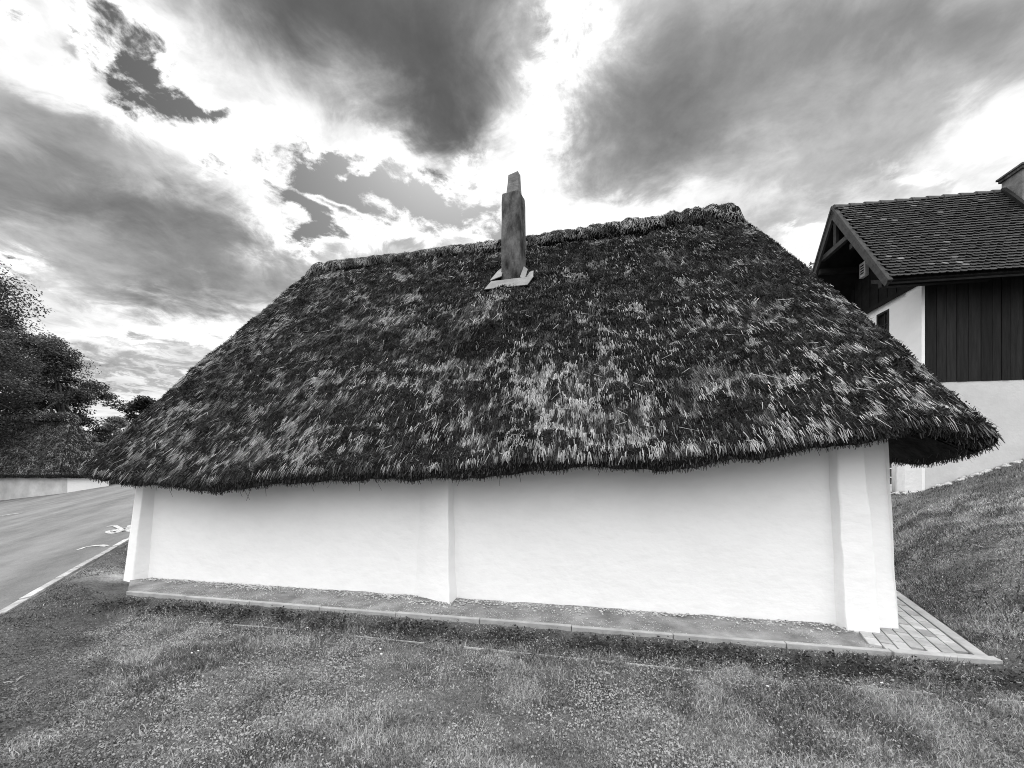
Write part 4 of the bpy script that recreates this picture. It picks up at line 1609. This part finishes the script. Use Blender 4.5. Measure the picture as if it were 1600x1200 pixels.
# white flakes and pebbles along the foot of the wall
LV, LQ, off = [], [], 0
def chip(c, r):
    global off
    u_ = unit(rng.normal(0, 1, (8, 3)))
    base = np.array([[-1, -1, -1], [1, -1, -1], [1, 1, -1], [-1, 1, -1], [-1, -1, 1], [1, -1, 1], [1, 1, 1], [-1, 1, 1]]) * 0.6
    V = np.array(c) + (base + 0.35 * u_) * r * np.array([1.2, 1.0, 0.6])
    F = np.array([[3, 2, 1, 0], [4, 5, 6, 7], [0, 1, 5, 4], [1, 2, 6, 5], [2, 3, 7, 6], [3, 0, 4, 7]])
    LV.append(V); LQ.append(F + off); off += 8
for i in range(2400):
    s = rng.uniform(0.3, 9.6)
    w = fbm(np.array([s * 1.2]), np.array([3.0]), seed=12)[0]
    d = -abs(rng.normal(0, 0.05 + 0.09 * w)) - 0.01
    if 4.75 < s < 5.3:
        d -= 0.17
    if rng.uniform() > (0.25 + 1.3 * max(0, w - 0.35)) * 1.3:
        continue
    z = 0.012 + 0.04 * 0.5 * sstep(d, -0.6, -0.1) + 0.01
    chip(Bf(s, d, float(z)), rng.uniform(0.005, 0.017))
for i in range(5200):
    d = rng.uniform(-0.6, -0.02)
    s = rng.uniform(0.1, 9.55) + (0.75 if d < -0.3 else 0.35)
    if s > 9.6 or fbm(np.array([s * 2.0]), np.array([d * 4]), seed=15)[0] < 0.42:
        continue
    zf = 0.012 + 0.04 * float(fbm(np.array([s * 4]), np.array([d * 6]), seed=31)[0]) * float(sstep(d, -0.6, -0.1)) + 0.008
    chip(Bf(s, d, zf), rng.uniform(0.002, 0.007))
o = npmesh('pebbles', np.concatenate(LV), np.concatenate(LQ), M['stone'])
tag(o, 'white pebbles and plaster flakes along the foot of the cottage wall', 'pebbles', kind='stuff')

# stones along the foot of the clad house
bm = bmesh.new()
bmesh.ops.create_icosphere(bm, subdivisions=2, radius=1.0)
for vtx in bm.verts:
    c = vtx.co
    n_ = float(fbm(np.array([c.x * 1.3 + 5]), np.array([c.y * 1.3]), np.array([c.z * 1.3]), 7, 3)[0])
    vtx.co = c * (0.65 + 0.7 * n_)
    vtx.co.z *= 0.6
sme = bpy.data.meshes.new('stone')
bm.to_mesh(sme)
bm.free()
sme.materials.append(M['stone'])
first = bpy.data.objects.new('stone', sme)
for i in range(30):
    o = first if i == 0 else first.copy()
    COL.objects.link(o)
    if i < 24:
        a = 0.1 + i * 0.085 + random.uniform(-.03, .03); b = -0.09 - random.uniform(0, 0.12)
    else:
        a = -0.12 - random.uniform(0, .1); b = 0.1 + (i - 24) * 0.11
    px, py, _ = Hf(a, b, 0)
    r_ = random.uniform(0.035, 0.075)
    o.location = (px, py, float(ground_z(np.array([px]), np.array([py]))[0]) + r_ * 0.3)
    o.scale = (r_ * random.uniform(1, 1.5), r_, r_)
    o.rotation_euler = (random.uniform(-.3, .3), random.uniform(-.3, .3), random.uniform(0, 6.28))
    tag(o, 'pale loose stone in the row along the foot of the clad house', 'stone', 'loose stones at the foot of the clad house')

# daisies
LV, LQ, off = [], [], 0
for (u_, v_) in ((503, 997), (594, 1019), (596, 1027), (695, 995), (1200, 1078), (1378, 1073), (300, 1025), (310, 1022), (480, 985)):
    a_, b_ = (u_ - 800) / 620., (745 - v_) / 620.
    yv = -(EYE + 0.06) / b_
    chip((a_ * yv, yv, -0.03), 0.011)
o = npmesh('daisies', np.concatenate(LV), np.concatenate(LQ), mat('petal', 0.8), smooth_=False)
tag(o, 'tiny white daisy heads dotted over the lawn', 'flowers', kind='stuff')
